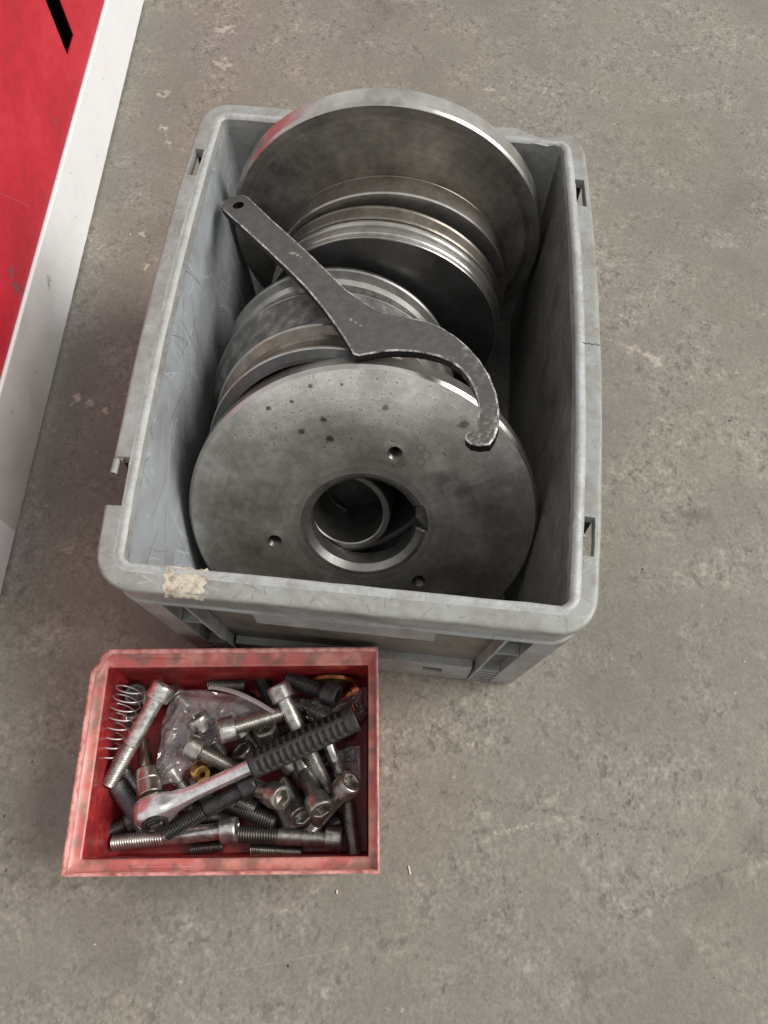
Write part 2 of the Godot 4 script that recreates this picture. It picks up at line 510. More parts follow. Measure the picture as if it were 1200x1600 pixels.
	var ri := tone_image(1024, 61, Color(0.53, 0.52, 0.50), Color(0.585, 0.588, 0.58), Color(0.63, 0.637, 0.635), 0.006, 0.03, 0.08)
	scratches(ri, 900, 62, Color(0.76, 0.77, 0.765), 5, 36, 0.32, 0.15, 2)
	scratches(ri, 900, 63, Color(0.40, 0.38, 0.35), 4, 36, 0.34, 0.15, 2)
	var rb := grey_image(512, 64, 0.1, 0.9, 0.03, 0.15)
	M.rim = mat("scratched pale grey plastic", tex(ri), 0.40, 0.0, 0.55, steel_r, tex(rb), 0.006, Color(0.93, 0.925, 0.91))
	M.rim_worn = mat("worn whitened plastic edge", tex(ri), 0.25, 0.0, 0.6, steel_r, tex(rb), 0.012, Color(1.05, 1.05, 1.05), Vector3(0.3, 0.2, 0.7))
	var la := tone_image(256, 66, Color(0.55, 0.48, 0.40), Color(0.70, 0.665, 0.60), Color(0.78, 0.75, 0.69), 0.02, 0.10, 0.25)
	M.sticker = mat("torn paper sticker", tex(la), 0.06, 0.0, 0.9, null, fine_b, 0.006)
	# red bin
	var rd := patch_image(1024, 71)
	scratches(rd, 160, 72, Color(0.85, 0.60, 0.55), 10, 90, 0.35, 0.25, 1)
	scratches(rd, 120, 73, Color(0.25, 0.16, 0.14), 10, 90, 0.4, 0.25, 1)
	M.bin = mat("dirty faded red plastic", tex(rd), 0.30, 0.0, 0.5, steel_r)
	var ri2 := tone_image(512, 75, Color(0.42, 0.18, 0.165), Color(0.58, 0.155, 0.16), Color(0.67, 0.25, 0.24), 0.006, 0.03, 0.08)
	M.bin_inside = mat("red plastic inside", tex(ri2), 0.15, 0.0, 0.42, steel_r, fine_b, 0.004)
	var fr := tone_image(256, 77, Color(0.52, 0.33, 0.30), Color(0.76, 0.50, 0.47), Color(0.86, 0.66, 0.63), 0.012, 0.05, 0.06)
	M.bin_edge = mat("frayed pale red plastic edge", tex(fr), 0.11, 0.0, 0.6)
	# cabinet
	var re := tone_image(1024, 81, Color(0.66, 0.10, 0.165), Color(0.73, 0.11, 0.185), Color(0.76, 0.17, 0.225), 0.006, 0.05, 0.04, false)
	for q in [[758, 131, 0.012], [749, 148, 0.010], [752, 120, 0.009], [491, 147, 0.006], [497, 143, 0.004], [600, 125, 0.003], [455, 190, 0.003], [520, 200, 0.002]]:
		blot(re, Vector2(q[0] * 1.0, 512 - q[1]), q[2] * 700.0, Color(0.42, 0.33, 0.33), 0.75, int(q[0]), 1.1)
	scratches(re, 60, 82, Color(0.75, 0.35, 0.36), 5, 40, 0.4, 0.6)
	for i in 46:
		re.set_pixel(686 - int(i * 0.9), 512 - 208 + int(i * 1.3), Color(0.66, 0.42, 0.42))
	M.red_paint = mat("red enamel", tex(re), 1.024, 0.0, 0.45, null, fine_b, 0.002)
	M.red_paint.uv1_triplanar = false
	M.red_paint.uv1_scale = Vector3.ONE
	var wh := tone_image(1024, 85, Color(0.855, 0.855, 0.85), Color(0.875, 0.877, 0.877), Color(0.885, 0.888, 0.89), 0.006, 0.03, 0.03, false)
	var shade_noise := noise(86, 0.01, 4, 1024)  # breaks up the edge of the crate shadow painted on the white
	for y in range(0, 130):
		for x in range(560, 1024):
			var e: float = clampf((x - 640.0 - y * 0.55 + 60.0 * (shade_noise[y * 1024 + x] / 255.0 - 0.5)) / 160.0, 0.0, 1.0) * 0.5
			wh.set_pixel(x, y, wh.get_pixel(x, y).lerp(Color(0.62, 0.585, 0.54), e * (0.7 + 0.5 * shade_noise[y * 1024 + x] / 255.0)))
	for q in [[698, 33], [702, 36], [690, 34], [694, 30], [560, 60], [520, 20], [420, 76], [300, 40], [820, 60], [900, 30]]:
		for i in 9 if q[0] > 685 and q[0] < 705 else 3:
			wh.set_pixel(q[0] + int(i * 0.4), q[1] + i, Color(0.2, 0.19, 0.18))
	scratches(wh, 50, 87, Color(0.55, 0.53, 0.5), 5, 30, 0.5, 0.5)
	M.white_paint = mat("white enamel", tex(wh), 1.024, 0.0, 0.38, null, null)
	M.white_paint.uv1_triplanar = false
	M.white_paint.uv1_scale = Vector3.ONE
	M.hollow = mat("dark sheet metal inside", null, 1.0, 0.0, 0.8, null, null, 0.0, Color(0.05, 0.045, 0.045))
	# clear film
	var film := StandardMaterial3D.new()
	film.resource_name = "clear plastic film"
	film.transparency = BaseMaterial3D.TRANSPARENCY_ALPHA
	film.albedo_color = Color(0.93, 0.92, 0.92, 0.10)
	film.roughness = 0.05
	film.metallic_specular = 0.7
	film.cull_mode = BaseMaterial3D.CULL_DISABLED
	M.film = film
	var strip: StandardMaterial3D = film.duplicate()
	strip.albedo_color = Color(0.92, 0.84, 0.84, 0.30)
	M.film_strip = strip
	M.chip = mat("pale chip", null, 1.0, 0.0, 0.8, null, null, 0.0, Color(0.82, 0.79, 0.74))
	M.crumb = mat("dark crumb", null, 1.0, 0.0, 0.9, null, null, 0.0, Color(0.25, 0.22, 0.20))


# ------------------------------------------------------------------ hook spanner outline (metres along and across its handle)
func hook_outline() -> PackedVector2Array:
	var a := PackedVector2Array()
	for p in [[-7, -10], [-13, -3], [-15.5, 5], [-14, 12], [-8, 18], [0, 20], [13, 20], [53, 20], [95, 21], [137, 21.3], [170, 20.7], [200, 20.4], [216, 22.6], [231, 24.8], [246, 28.1], [256, 33.9],
			[270, 43.3], [287, 53.2], [300, 57.1], [316, 59.4], [333, 59.5], [351, 57.4], [369, 53.1], [389, 45], [404, 36], [417, 25.3], [424, 16], [427, 9], [423, 2.1], [417, -2.0], [411, -2.2], [407, 1.5], [407, 6.4], [409.5, 9.3],
			[404, 15.1], [394, 23], [384, 30], [374, 34.5], [361.5, 38.3], [349, 39.8], [337, 38.6], [325.4, 34.2], [315.4, 28.3], [306.4, 21.4], [297, 11.6], [290.3, 2.4], [284.3, -9.4], [281, -16.5], [276, -19.2],
			[265, -16.9], [247, -13.8], [222, -10.7], [200, -8.6], [170, -6.8], [140, -6.6], [95, -7.5], [61, -8.6], [31, -9.7], [4, -10.9]]:
		a.append(Vector2(p[0], p[1]) * 0.001)
	return a


func hook_material(rough: Texture2D) -> StandardMaterial3D:
	var w: int = 1024
	var h: int = 256
	var o := hook_outline()
	var a := noise(91, 0.03, 4, h, false, FastNoiseLite.TYPE_SIMPLEX_SMOOTH, w)
	var b := noise(92, 0.06, 4, h, false, FastNoiseLite.TYPE_SIMPLEX_SMOOTH, w)
	var data := PackedByteArray()
	data.resize(w * h * 3)
	var met := PackedByteArray()
	met.resize(w * h)
	# how near the outline is, on a coarse grid
	var near := PackedFloat32Array()
	near.resize(128 * 32)
	for y in 32:
		for x in 128:
			var p := Vector2(x / 128.0 * 0.46 - 0.02, y / 32.0 * 0.115 - 0.03)
			var d: float = 9.0
			for k in o.size():
				d = minf(d, p.distance_to(Geometry2D.get_closest_point_to_segment(p, o[k], o[(k + 1) % o.size()])))
			near[y * 128 + x] = d
	for y in h:
		for x in w:
			var i: int = y * w + x
			var fx: float = minf(x / 8.0, 126.9)
			var fy: float = minf(y / 8.0, 30.9)
			var ix: int = int(fx)
			var iy: int = int(fy)
			var d: float = lerpf(lerpf(near[iy * 128 + ix], near[iy * 128 + ix + 1], fx - ix), lerpf(near[iy * 128 + 128 + ix], near[iy * 128 + 129 + ix], fx - ix), fy - iy)
			var na: float = a[i] / 255.0 - 0.5
			var nb: float = b[i] / 255.0 - 0.5
			var along: float = x / float(w) * 0.46 - 0.02
			var wear: float = 0.25 * na + 0.22 * nb + 0.62 * exp(-d / 0.0022) * (0.75 + 1.1 * na) - 0.36
			if along > 0.375:
				wear += 0.17 * clampf((along - 0.375) / 0.03, 0.0, 1.0) * (0.75 + 0.5 * na)
			if along > 0.325 and along < 0.375 and d < 0.011 and y > 128:
				wear += 0.15 + 0.3 * nb
			var t: float = smoothstep(-0.10, 0.42, wear)
			var base: float = 0.335 + 0.06 * na + 0.02 * nb
			data[i * 3] = clampi(int(255.0 * lerpf(base * 1.03, 0.70, t)), 0, 255)
			data[i * 3 + 1] = clampi(int(255.0 * lerpf(base * 1.0, 0.69, t)), 0, 255)
			data[i * 3 + 2] = clampi(int(255.0 * lerpf(base * 0.96, 0.67, t)), 0, 255)
			met[i] = int(255.0 * lerpf(0.35, 0.6, t))
	var im := rgb_image(data, w, h)
	for q in [[118, 9, 6], [124, 11, 4], [129, 12, 3], [238, 2, 4], [244, 3, 3], [250, 4, 3]]:
		blot(im, Vector2((q[0] * 0.001 + 0.02) / 0.46 * w, (q[1] * 0.001 + 0.03) / 0.115 * h), q[2], Color(0.72, 0.70, 0.67), 0.7, int(q[0]), 1.1)
	# the jaw rubbed towards bare metal
	for q in [[352, 51, 9, 0.55], [366, 47, 8, 0.45], [341, 55, 7, 0.4], [398, 33, 10, 0.35], [411, 22, 11, 0.55], [417, 12, 10, 0.65], [416, 4, 9, 0.7], [405, 26, 7, 0.4], [410, 6, 6, 0.6]]:
		for e in 7:
			var at := Vector2((q[0] * 0.001 + 0.02) / 0.46 * w, (q[1] * 0.001 + 0.03) / 0.115 * h)
			blot(im, at + Vector2(sin(e * 2.4) * q[2] * 0.8, cos(e * 1.7) * q[2] * 0.8), q[2] * 0.55, Color(0.66, 0.645, 0.615), q[3] * 0.6, int(q[0]) + e, 0.9, -0.2)
	scratches(im, 60, 93, Color(0.66, 0.65, 0.62), 8, 60, 0.25, 0.2)
	var m := mat("black spanner steel", tex(im), 1.0, 1.0, 0.62, null, M.fine, 0.0)
	m.heightmap_enabled = false
	m.metallic_texture = tex(Image.create_from_data(w, h, false, Image.FORMAT_L8, met))
	m.uv1_triplanar = false
	m.uv1_scale = Vector3.ONE
	return m


# ------------------------------------------------------------------ the crate
# nominal crate 0.40 x 0.55 m, bowed by use: its long walls bulge, its ends are a little askew
func warp(p: Vector3) -> Vector3:
	var t: float = clampf(p.y / RIM, 0.0, 1.0)
	var u: float = p.x / 0.2
	var v: float = p.z / 0.275
	var bow: float = 1.0 - minf(v * v, 1.0)
	var xl: float = 0.2025 + 0.0095 * bow * t - 0.006 * v
	var xr: float = 0.1965 + 0.0115 * bow * t
	var zf: float = 0.2725 + 0.0035 * u
	var zb: float = 0.275 - 0.006 * u
	return Vector3(u * (xr if u > 0.0 else xl), p.y, v * (zf if v > 0.0 else zb))


const HX := 0.2
const HZ := 0.275
const SIDE_Z := [-0.245, -0.2335, -0.224, -0.2125, -0.205, -0.200, -0.196, -0.188, -0.180, -0.172, -0.168, -0.158, -0.148, -0.12, -0.09, -0.06, -0.03, 0.0, 0.03, 0.06, 0.09, 0.12, 0.148, 0.158, 0.165, 0.170, 0.175, 0.182, 0.190, 0.198, 0.204, 0.210, 0.2175, 0.225, 0.2335, 0.245]
const END_X := [-0.17, -0.15, -0.13, -0.11, -0.09, -0.07, -0.05, -0.03, -0.01, 0.01, 0.03, 0.05, 0.07, 0.09, 0.11, 0.13, 0.145, 0.16, 0.17]


# nominal points round the crate at one inset, clockwise seen from above: front, left, back, right
func loop_points(d: float, y: float) -> PackedVector3Array:
	var out := PackedVector3Array()
	var r: float = maxf(0.03 - d, 0.004)
	var cx: float = HX - d - r
	var cz: float = HZ - d - r
	for k in END_X.size():
		out.append(Vector3(clampf(END_X[END_X.size() - 1 - k], -cx, cx), y, HZ - d))
	arc(out, Vector2(-cx, cz), r, 0.5 * PI, PI, y)
	for k in SIDE_Z.size():
		out.append(Vector3(-(HX - d), y, clampf(SIDE_Z[SIDE_Z.size() - 1 - k], -cz, cz)))
	arc(out, Vector2(-cx, -cz), r, PI, 1.5 * PI, y)
	for x in END_X:
		out.append(Vector3(clampf(x, -cx, cx), y, -(HZ - d)))
	arc(out, Vector2(cx, -cz), r, 1.5 * PI, TAU, y)
	for z in SIDE_Z:
		out.append(Vector3(HX - d, y, clampf(z, -cz, cz)))
	arc(out, Vector2(cx, cz), r, 0.0, 0.5 * PI, y)
	return out


func arc(out: PackedVector3Array, c: Vector2, r: float, a0: float, a1: float, y: float) -> void:
	for i in range(1, 8):
		var a: float = lerpf(a0, a1, i / 8.0)
		out.append(Vector3(c.x + r * cos(a), y, c.y + r * sin(a)))


func warped(row: PackedVector3Array, rough: float = 0.0) -> PackedVector3Array:
	var out := PackedVector3Array()
	for p in row:
		var q := warp(p)
		if rough > 0.0:
			q += Vector3(rng.randfn(0, rough), rng.randfn(0, rough), rng.randfn(0, rough))
		out.append(q)
	return out


func warp_box(mb: Mb, lo: Vector3, hi: Vector3, n: int = 1, lean: Vector3 = Vector3.ZERO) -> void:
	# a box between two corners, sheared by lean from bottom to top, cut in n pieces along its longest side
	var ext := hi - lo
	var ax: int = ext.max_axis_index()
	var u: int = (ax + 1) % 3
	var v: int = (ax + 2) % 3
	var rows: Array = []
	for k in n + 1:
		var row: Array = []
		for c in [[0, 0], [1, 0], [1, 1], [0, 1]]:
			var p := lo
			p[ax] += ext[ax] * k / n
			p[u] += ext[u] * c[0]
			p[v] += ext[v] * c[1]
			p += lean * ((p.y - lo.y) / maxf(ext.y, 0.0001))
			row.append(warp(p))
		rows.append(row)
	var mid: Vector3 = warp((lo + hi + lean) * 0.5)
	for k in n:
		var m2: Vector3 = (rows[k][0] + rows[k][2] + rows[k + 1][0] + rows[k + 1][2]) * 0.25
		for i in 4:
			var j: int = (i + 1) % 4
			var f: Vector3 = (rows[k][i] + rows[k][j] + rows[k + 1][i] + rows[k + 1][j]) * 0.25 - m2
			mb.quad_to(rows[k][i], rows[k + 1][i], rows[k + 1][j], rows[k][j], f)
	for e in [0, n]:
		var f2: Vector3 = (rows[e][0] + rows[e][2]) * 0.5 - mid
		mb.quad_to(rows[e][0], rows[e][1], rows[e][2], rows[e][3], f2)


func hole_at(a: Vector3, b: Vector3) -> int:
	# 1: a hand slot through the rim here, 2: the slot whose outer bar has broken away
	var z: float = (a.z + b.z) * 0.5
	if absf(a.x - b.x) > 0.02 or absf(a.x) < 0.17 or absf(z) > 0.236:
		return 0
	if z > -0.206 and z < -0.167:
		return 1
	if a.x < 0.0:
		return 2 if z > 0.157 and z < 0.2045 else 0
	return 1 if z > 0.174 and z < 0.2105 else 0


func build_crate() -> void:
	var c := thing("plastic_crate", "open grey plastic crate with scratched rim, holding the steel flange discs", "crate", Transform3D.IDENTITY)
	# rim: a flange with rounded edges round the mouth, hand slots cut through it on the long sides
	var prof := [[0.0055, 0.2755], [0.0012, 0.2765], [0.0, 0.2785], [0.0, 0.2835], [0.0012, 0.2855], [0.0028, 0.286], [0.0052, 0.2862], [0.0145, 0.2866], [0.0165, 0.2868], [0.0180, 0.2877], [0.0208, 0.2876], [0.0226, 0.2852], [0.0235, 0.276]]
	var rows: Array = []
	rng.seed = 3
	for p in prof:
		var ring := loop_points(p[0], p[1])
		for i in ring.size():      # a piece of the flange has broken off near the back right corner
			if ring[i].z < -0.25 and ring[i].x > 0.10 and p[0] < 0.016:
				ring[i].z += 0.0115 * smoothstep(0.135, 0.150, ring[i].x) * (1.0 - smoothstep(0.165, 0.178, ring[i].x))
		rows.append(warped(ring, 0.00018))
	var flat := loop_points(0.0, RIM)
	var mb := Mb.new()
	var bead := Mb.new()
	var g: int = grp()
	var n: int = flat.size()
	for j in prof.size() - 1:
		for i in n:
			var k: int = (i + 1) % n
			var hole: int = hole_at(flat[i], flat[k])
			if hole == 1 and j == 6:
				continue
			if hole == 2 and j < 7:
				# outer bar gone; a stub of it remains at the far end
				continue
			var r0: PackedVector3Array = rows[j]
			var r1: PackedVector3Array = rows[j + 1]
			(bead if j >= 7 and j < 11 else mb).quad(r0[i], r0[k], r1[k], r1[i], g)
	# walls of the slots
	for i in n:
		var k: int = (i + 1) % n
		var hole: int = hole_at(flat[i], flat[k])
		if hole == 0:
			continue
		var down := Vector3(0, -0.011, 0)
		var inner0: Vector3 = rows[7][i]
		var inner1: Vector3 = rows[7][k]
		var outer0: Vector3 = rows[6][i]
		var outer1: Vector3 = rows[6][k]
		mb.quad_to(inner0, inner1, inner1 + down, inner0 + down, outer0 - inner0)
		if hole == 1:
			mb.quad_to(outer0, outer1, outer1 + down, outer0 + down, inner0 - outer0)
		for e in [[i, posmod(i - 1, n), i], [k, k, (k + 1) % n]]:
			if hole_at(flat[e[1]], flat[e[2]]) == 0:
				var q: int = e[0]
				var from: int = 6 if hole == 1 else 0
				for j in range(from, 7):
					var a: Vector3 = rows[j][q]
					var b: Vector3 = rows[j + 1][q]
					var base: float = 0.2755
					mb.quad_to(a, b, Vector3(b.x, base, b.z), Vector3(a.x, base, a.z), flat[(i + n / 2) % n] * Vector3(0, 0, 0) + (rows[j][i] + rows[j][k]) * 0.5 - a)
	var rim := put("rim", mb, M.rim, c)
	put("worn_bead", bead, M.rim_worn, c)
	# a crack across the most bowed part of the right rim
	mb = Mb.new()
	for k in 8:
		var d0: float = lerpf(0.0012, 0.0175, k / 8.0)
		var d1: float = lerpf(0.0012, 0.0175, (k + 1) / 8.0)
		var z0: float = 0.003 + 0.0007 * sin(k * 2.3)
		var z1: float = 0.003 + 0.0007 * sin((k + 1) * 2.3)
		var y0: float = lerpf(0.2857, 0.28685, minf(1.0, k / 7.0))
		var y1: float = lerpf(0.2857, 0.28685, minf(1.0, (k + 1) / 7.0))
		mb.quad_to(warp(Vector3(HX - d0, y0 + 0.0002, z0)), warp(Vector3(HX - d1, y1 + 0.0002, z1)), warp(Vector3(HX - d1, y1 + 0.0002, z1 + 0.0009)), warp(Vector3(HX - d0, y0 + 0.0002, z0 + 0.0009)), Vector3.UP)
	put("crack", mb, M.crumb, rim)
	# the hook-shaped stub of the broken bar
	mb = Mb.new()
	var stub := PackedVector3Array()
	for p in [[-0.1915, 0.1575], [-0.1965, 0.1560], [-0.1985, 0.1600], [-0.1987, 0.166], [-0.1990, 0.173]]:
		stub.append(warp(Vector3(p[0], 0.2815, p[1])))
	tube(mb, stub, 0.0031, 8)
	put("broken_bar", mb, M.rim, rim)
	# skirt under the rim
	mb = Mb.new()
	rows = []
	for p in [[0.0210, 0.240], [0.0046, 0.240], [0.0030, 0.2408], [0.0024, 0.2424], [0.0026, 0.2440], [0.0046, 0.2455], [0.0052, 0.2700], [0.0056, 0.2758]]:
		rows.append(warped(loop_points(p[0], p[1])))
	for j in rows.size() - 1:
		for i in n:
			var k: int = (i + 1) % n
			if hole_at(flat[i], flat[k]) == 0:
				mb.quad(rows[j][i], rows[j][k], rows[j + 1][k], rows[j + 1][i], g + 1 + j)
	grp(10)
	put("skirt", mb, M.crate, c)
	# walls: outer panel and inner face
	mb = Mb.new()
	rows = []
	for k in 8:
		var t: float = k / 7.0
		rows.append(warped(loop_points(lerpf(0.0305, 0.0205, t), lerpf(0.0, 0.2765, t))))
	var w0: int = grp()
	for j in 7:
		for i in n:
			var k: int = (i + 1) % n
			mb.quad(rows[j][i], rows[j][k], rows[j + 1][k], rows[j + 1][i], w0)
	put("outer_wall", mb, M.crate_panel_shaded, c)
	# inner faces, one sheet a side; left tinted as if lit, right darkened for shade and grime
	var inside: Array = []
	for k in 10:
		var t: float = k / 9.0
		inside.append(warped(loop_points(lerpf(0.0336, 0.0236, t), lerpf(0.011, 0.2765, t))))
	var ne: int = END_X.size()
	var ns: int = SIDE_Z.size()
	var spans := {"front": [-3, ne + 3], "left": [ne + 3, ne + 7 + ns + 4], "back": [ne + 7 + ns + 4, 2 * ne + 14 + ns + 3], "right": [2 * ne + 14 + ns + 3, n - 3]}
	for side in spans:
		mb = Mb.new()
		w0 = grp()
		for j in 9:
			for ii in range(spans[side][0], spans[side][1]):
				var i: int = posmod(ii, n)
				var k: int = (i + 1) % n
				mb.quad(inside[j][k], inside[j][i], inside[j + 1][i], inside[j + 1][k], w0)
		put("inner_wall", mb, M.crate_grimy_shaded if side == "right" or side == "front" else (M.crate_lit if side == "left" else M.crate), c)
	mb = Mb.new()
	for i in n:
		var k: int = (i + 1) % n
		mb.tri(inside[0][i], warp(Vector3(0, 0.011, 0)), inside[0][k])
	put("base", mb, M.crate_grimy_shaded, c)
	# corner posts, ribs, shelves, grips and foot bands on all four sides
	for ez in [1.0, -1.0]:
		for sx in [1.0, -1.0]:
			var lean := Vector3(sx * 0.0135, 0, ez * 0.0095)
			mb = Mb.new()
			warp_box(mb, Vector3(minf(sx * 0.1535, sx * 0.1765), 0.004, minf(ez * 0.2425, ez * 0.2550)), Vector3(maxf(sx * 0.1535, sx * 0.1765), 0.2395, maxf(ez * 0.2425, ez * 0.2550)), 1, lean)
			warp_box(mb, Vector3(minf(sx * 0.1706, sx * 0.1765), 0.005, minf(ez * 0.226, ez * 0.2415)), Vector3(maxf(sx * 0.1706, sx * 0.1765), 0.2393, maxf(ez * 0.226, ez * 0.2415)), 1, lean)
			put("corner_post", mb, M.crate, c)
			mb = Mb.new()
			warp_box(mb, Vector3(sx * 0.1285 - 0.0013, 0.003, minf(ez * 0.243, ez * 0.2560)), Vector3(sx * 0.1285 + 0.0013, 0.2396, maxf(ez * 0.243, ez * 0.2560)), 4, Vector3(sx * 0.012, 0, ez * 0.0120))
			put("rib", mb, M.crate, c)
			for k in 6:
				var y: float = [0.005, 0.019, 0.033, 0.047, 0.061, 0.150][k]
				mb = Mb.new()
				var o: float = 0.0135 * y / 0.25
				warp_box(mb, Vector3(minf(sx * 0.130, sx * 0.1532) + sx * o, y, minf(ez * (0.243 + o * 0.7), ez * (0.2548 + o * 0.7))), Vector3(maxf(sx * 0.130, sx * 0.1532) + sx * o, y + 0.0026, maxf(ez * (0.243 + o * 0.7), ez * (0.2548 + o * 0.7))), 3)
				put("shelf", mb, M.crate, c)
			# side ribs
			for z in [0.10, 0.19]:
				mb = Mb.new()
				warp_box(mb, Vector3(minf(sx * 0.1712, sx * 0.1800), 0.003, ez * z - 0.0013), Vector3(maxf(sx * 0.1712, sx * 0.1800), 0.2396, ez * z + 0.0013), 4, Vector3(sx * 0.0120, 0, 0))
				put("rib", mb, M.crate, c)
		# grip: a turned-down ledge in the middle of the end wall
		mb = Mb.new()
		warp_box(mb, Vector3(-0.078, 0.2120, minf(ez * 0.2540, ez * 0.2712)), Vector3(0.078, 0.2145, maxf(ez * 0.2540, ez * 0.2712)), 8)
		warp_box(mb, Vector3(-0.0778, 0.2147, minf(ez * 0.2686, ez * 0.2713)), Vector3(0.0778, 0.2398, maxf(ez * 0.2686, ez * 0.2713)), 8)
		warp_box(mb, Vector3(-0.0785, 0.2148, minf(ez * 0.2535, ez * 0.2684)), Vector3(-0.0760, 0.2397, maxf(ez * 0.2535, ez * 0.2684)), 1)
		warp_box(mb, Vector3(0.0760, 0.2148, minf(ez * 0.2535, ez * 0.2684)), Vector3(0.0785, 0.2397, maxf(ez * 0.2535, ez * 0.2684)), 1)
		put("grip", mb, M.crate, c)
		# foot band with a slot
		mb = Mb.new()
		for s in [[-0.127, -0.0965, 0.003, 0.060], [-0.0760, 0.0760, 0.003, 0.060], [0.0965, 0.127, 0.003, 0.060], [0.0762, 0.0963, 0.003, 0.024], [0.0762, 0.0963, 0.042, 0.060], [-0.0963, -0.0762, 0.003, 0.024], [-0.0963, -0.0762, 0.042, 0.060]]:
			warp_box(mb, Vector3(s[0], s[2], minf(ez * 0.2520, ez * 0.2552)), Vector3(s[1], s[3], maxf(ez * 0.2520, ez * 0.2552)), 3)
		warp_box(mb, Vector3(-0.127, 0.0602, minf(ez * 0.2430, ez * 0.2552)), Vector3(0.127, 0.0626, maxf(ez * 0.2430, ez * 0.2552)), 6)
		put("foot_band", mb, M.crate, c)
	for sx in [1.0, -1.0]:
		mb = Mb.new()
		warp_box(mb, Vector3(minf(sx * 0.1712, sx * 0.1775), 0.003, -0.1885), Vector3(maxf(sx * 0.1712, sx * 0.1775), 0.045, 0.1885), 10)
		put("foot_band", mb, M.crate, c)
	# torn sticker over the front rim
	mb = Mb.new()
	var lab: Array = []
	for j in 9:
		var row := PackedVector3Array()
		var t: float = j / 8.0
		for i in 17:
			var x: float = lerpf(-0.1415, -0.1085, i / 16.0) + 0.0018 * sin(j * 2.1 + i * 0.7)
			var d: float = lerpf(-0.0006, 0.0232, t)
			var y: float = 0.2871 + 0.0003 * sin(i * 0.9 + j) + rng.randfn(0, 0.0001)
			if j == 0:
				y = 0.2795
			elif j == 1:
				d = 0.0
				y = 0.2848
			elif j == 8:
				y = 0.2845 + rng.randf() * 0.001
			row.append(warp(Vector3(x + rng.randfn(0, 0.0004) * (1.0 if i == 0 or i == 16 else 0.2), y, HZ - d + rng.randfn(0, 0.0006) * (1.0 if j == 0 or j == 8 else 0.2))))
		lab.append(row)
	mb.grid(lab, false, grp())
	var stk := put("sticker_remnant", mb, M.sticker, c)
	stk.set_meta("label", "torn cream paper sticker stuck over the front rim")


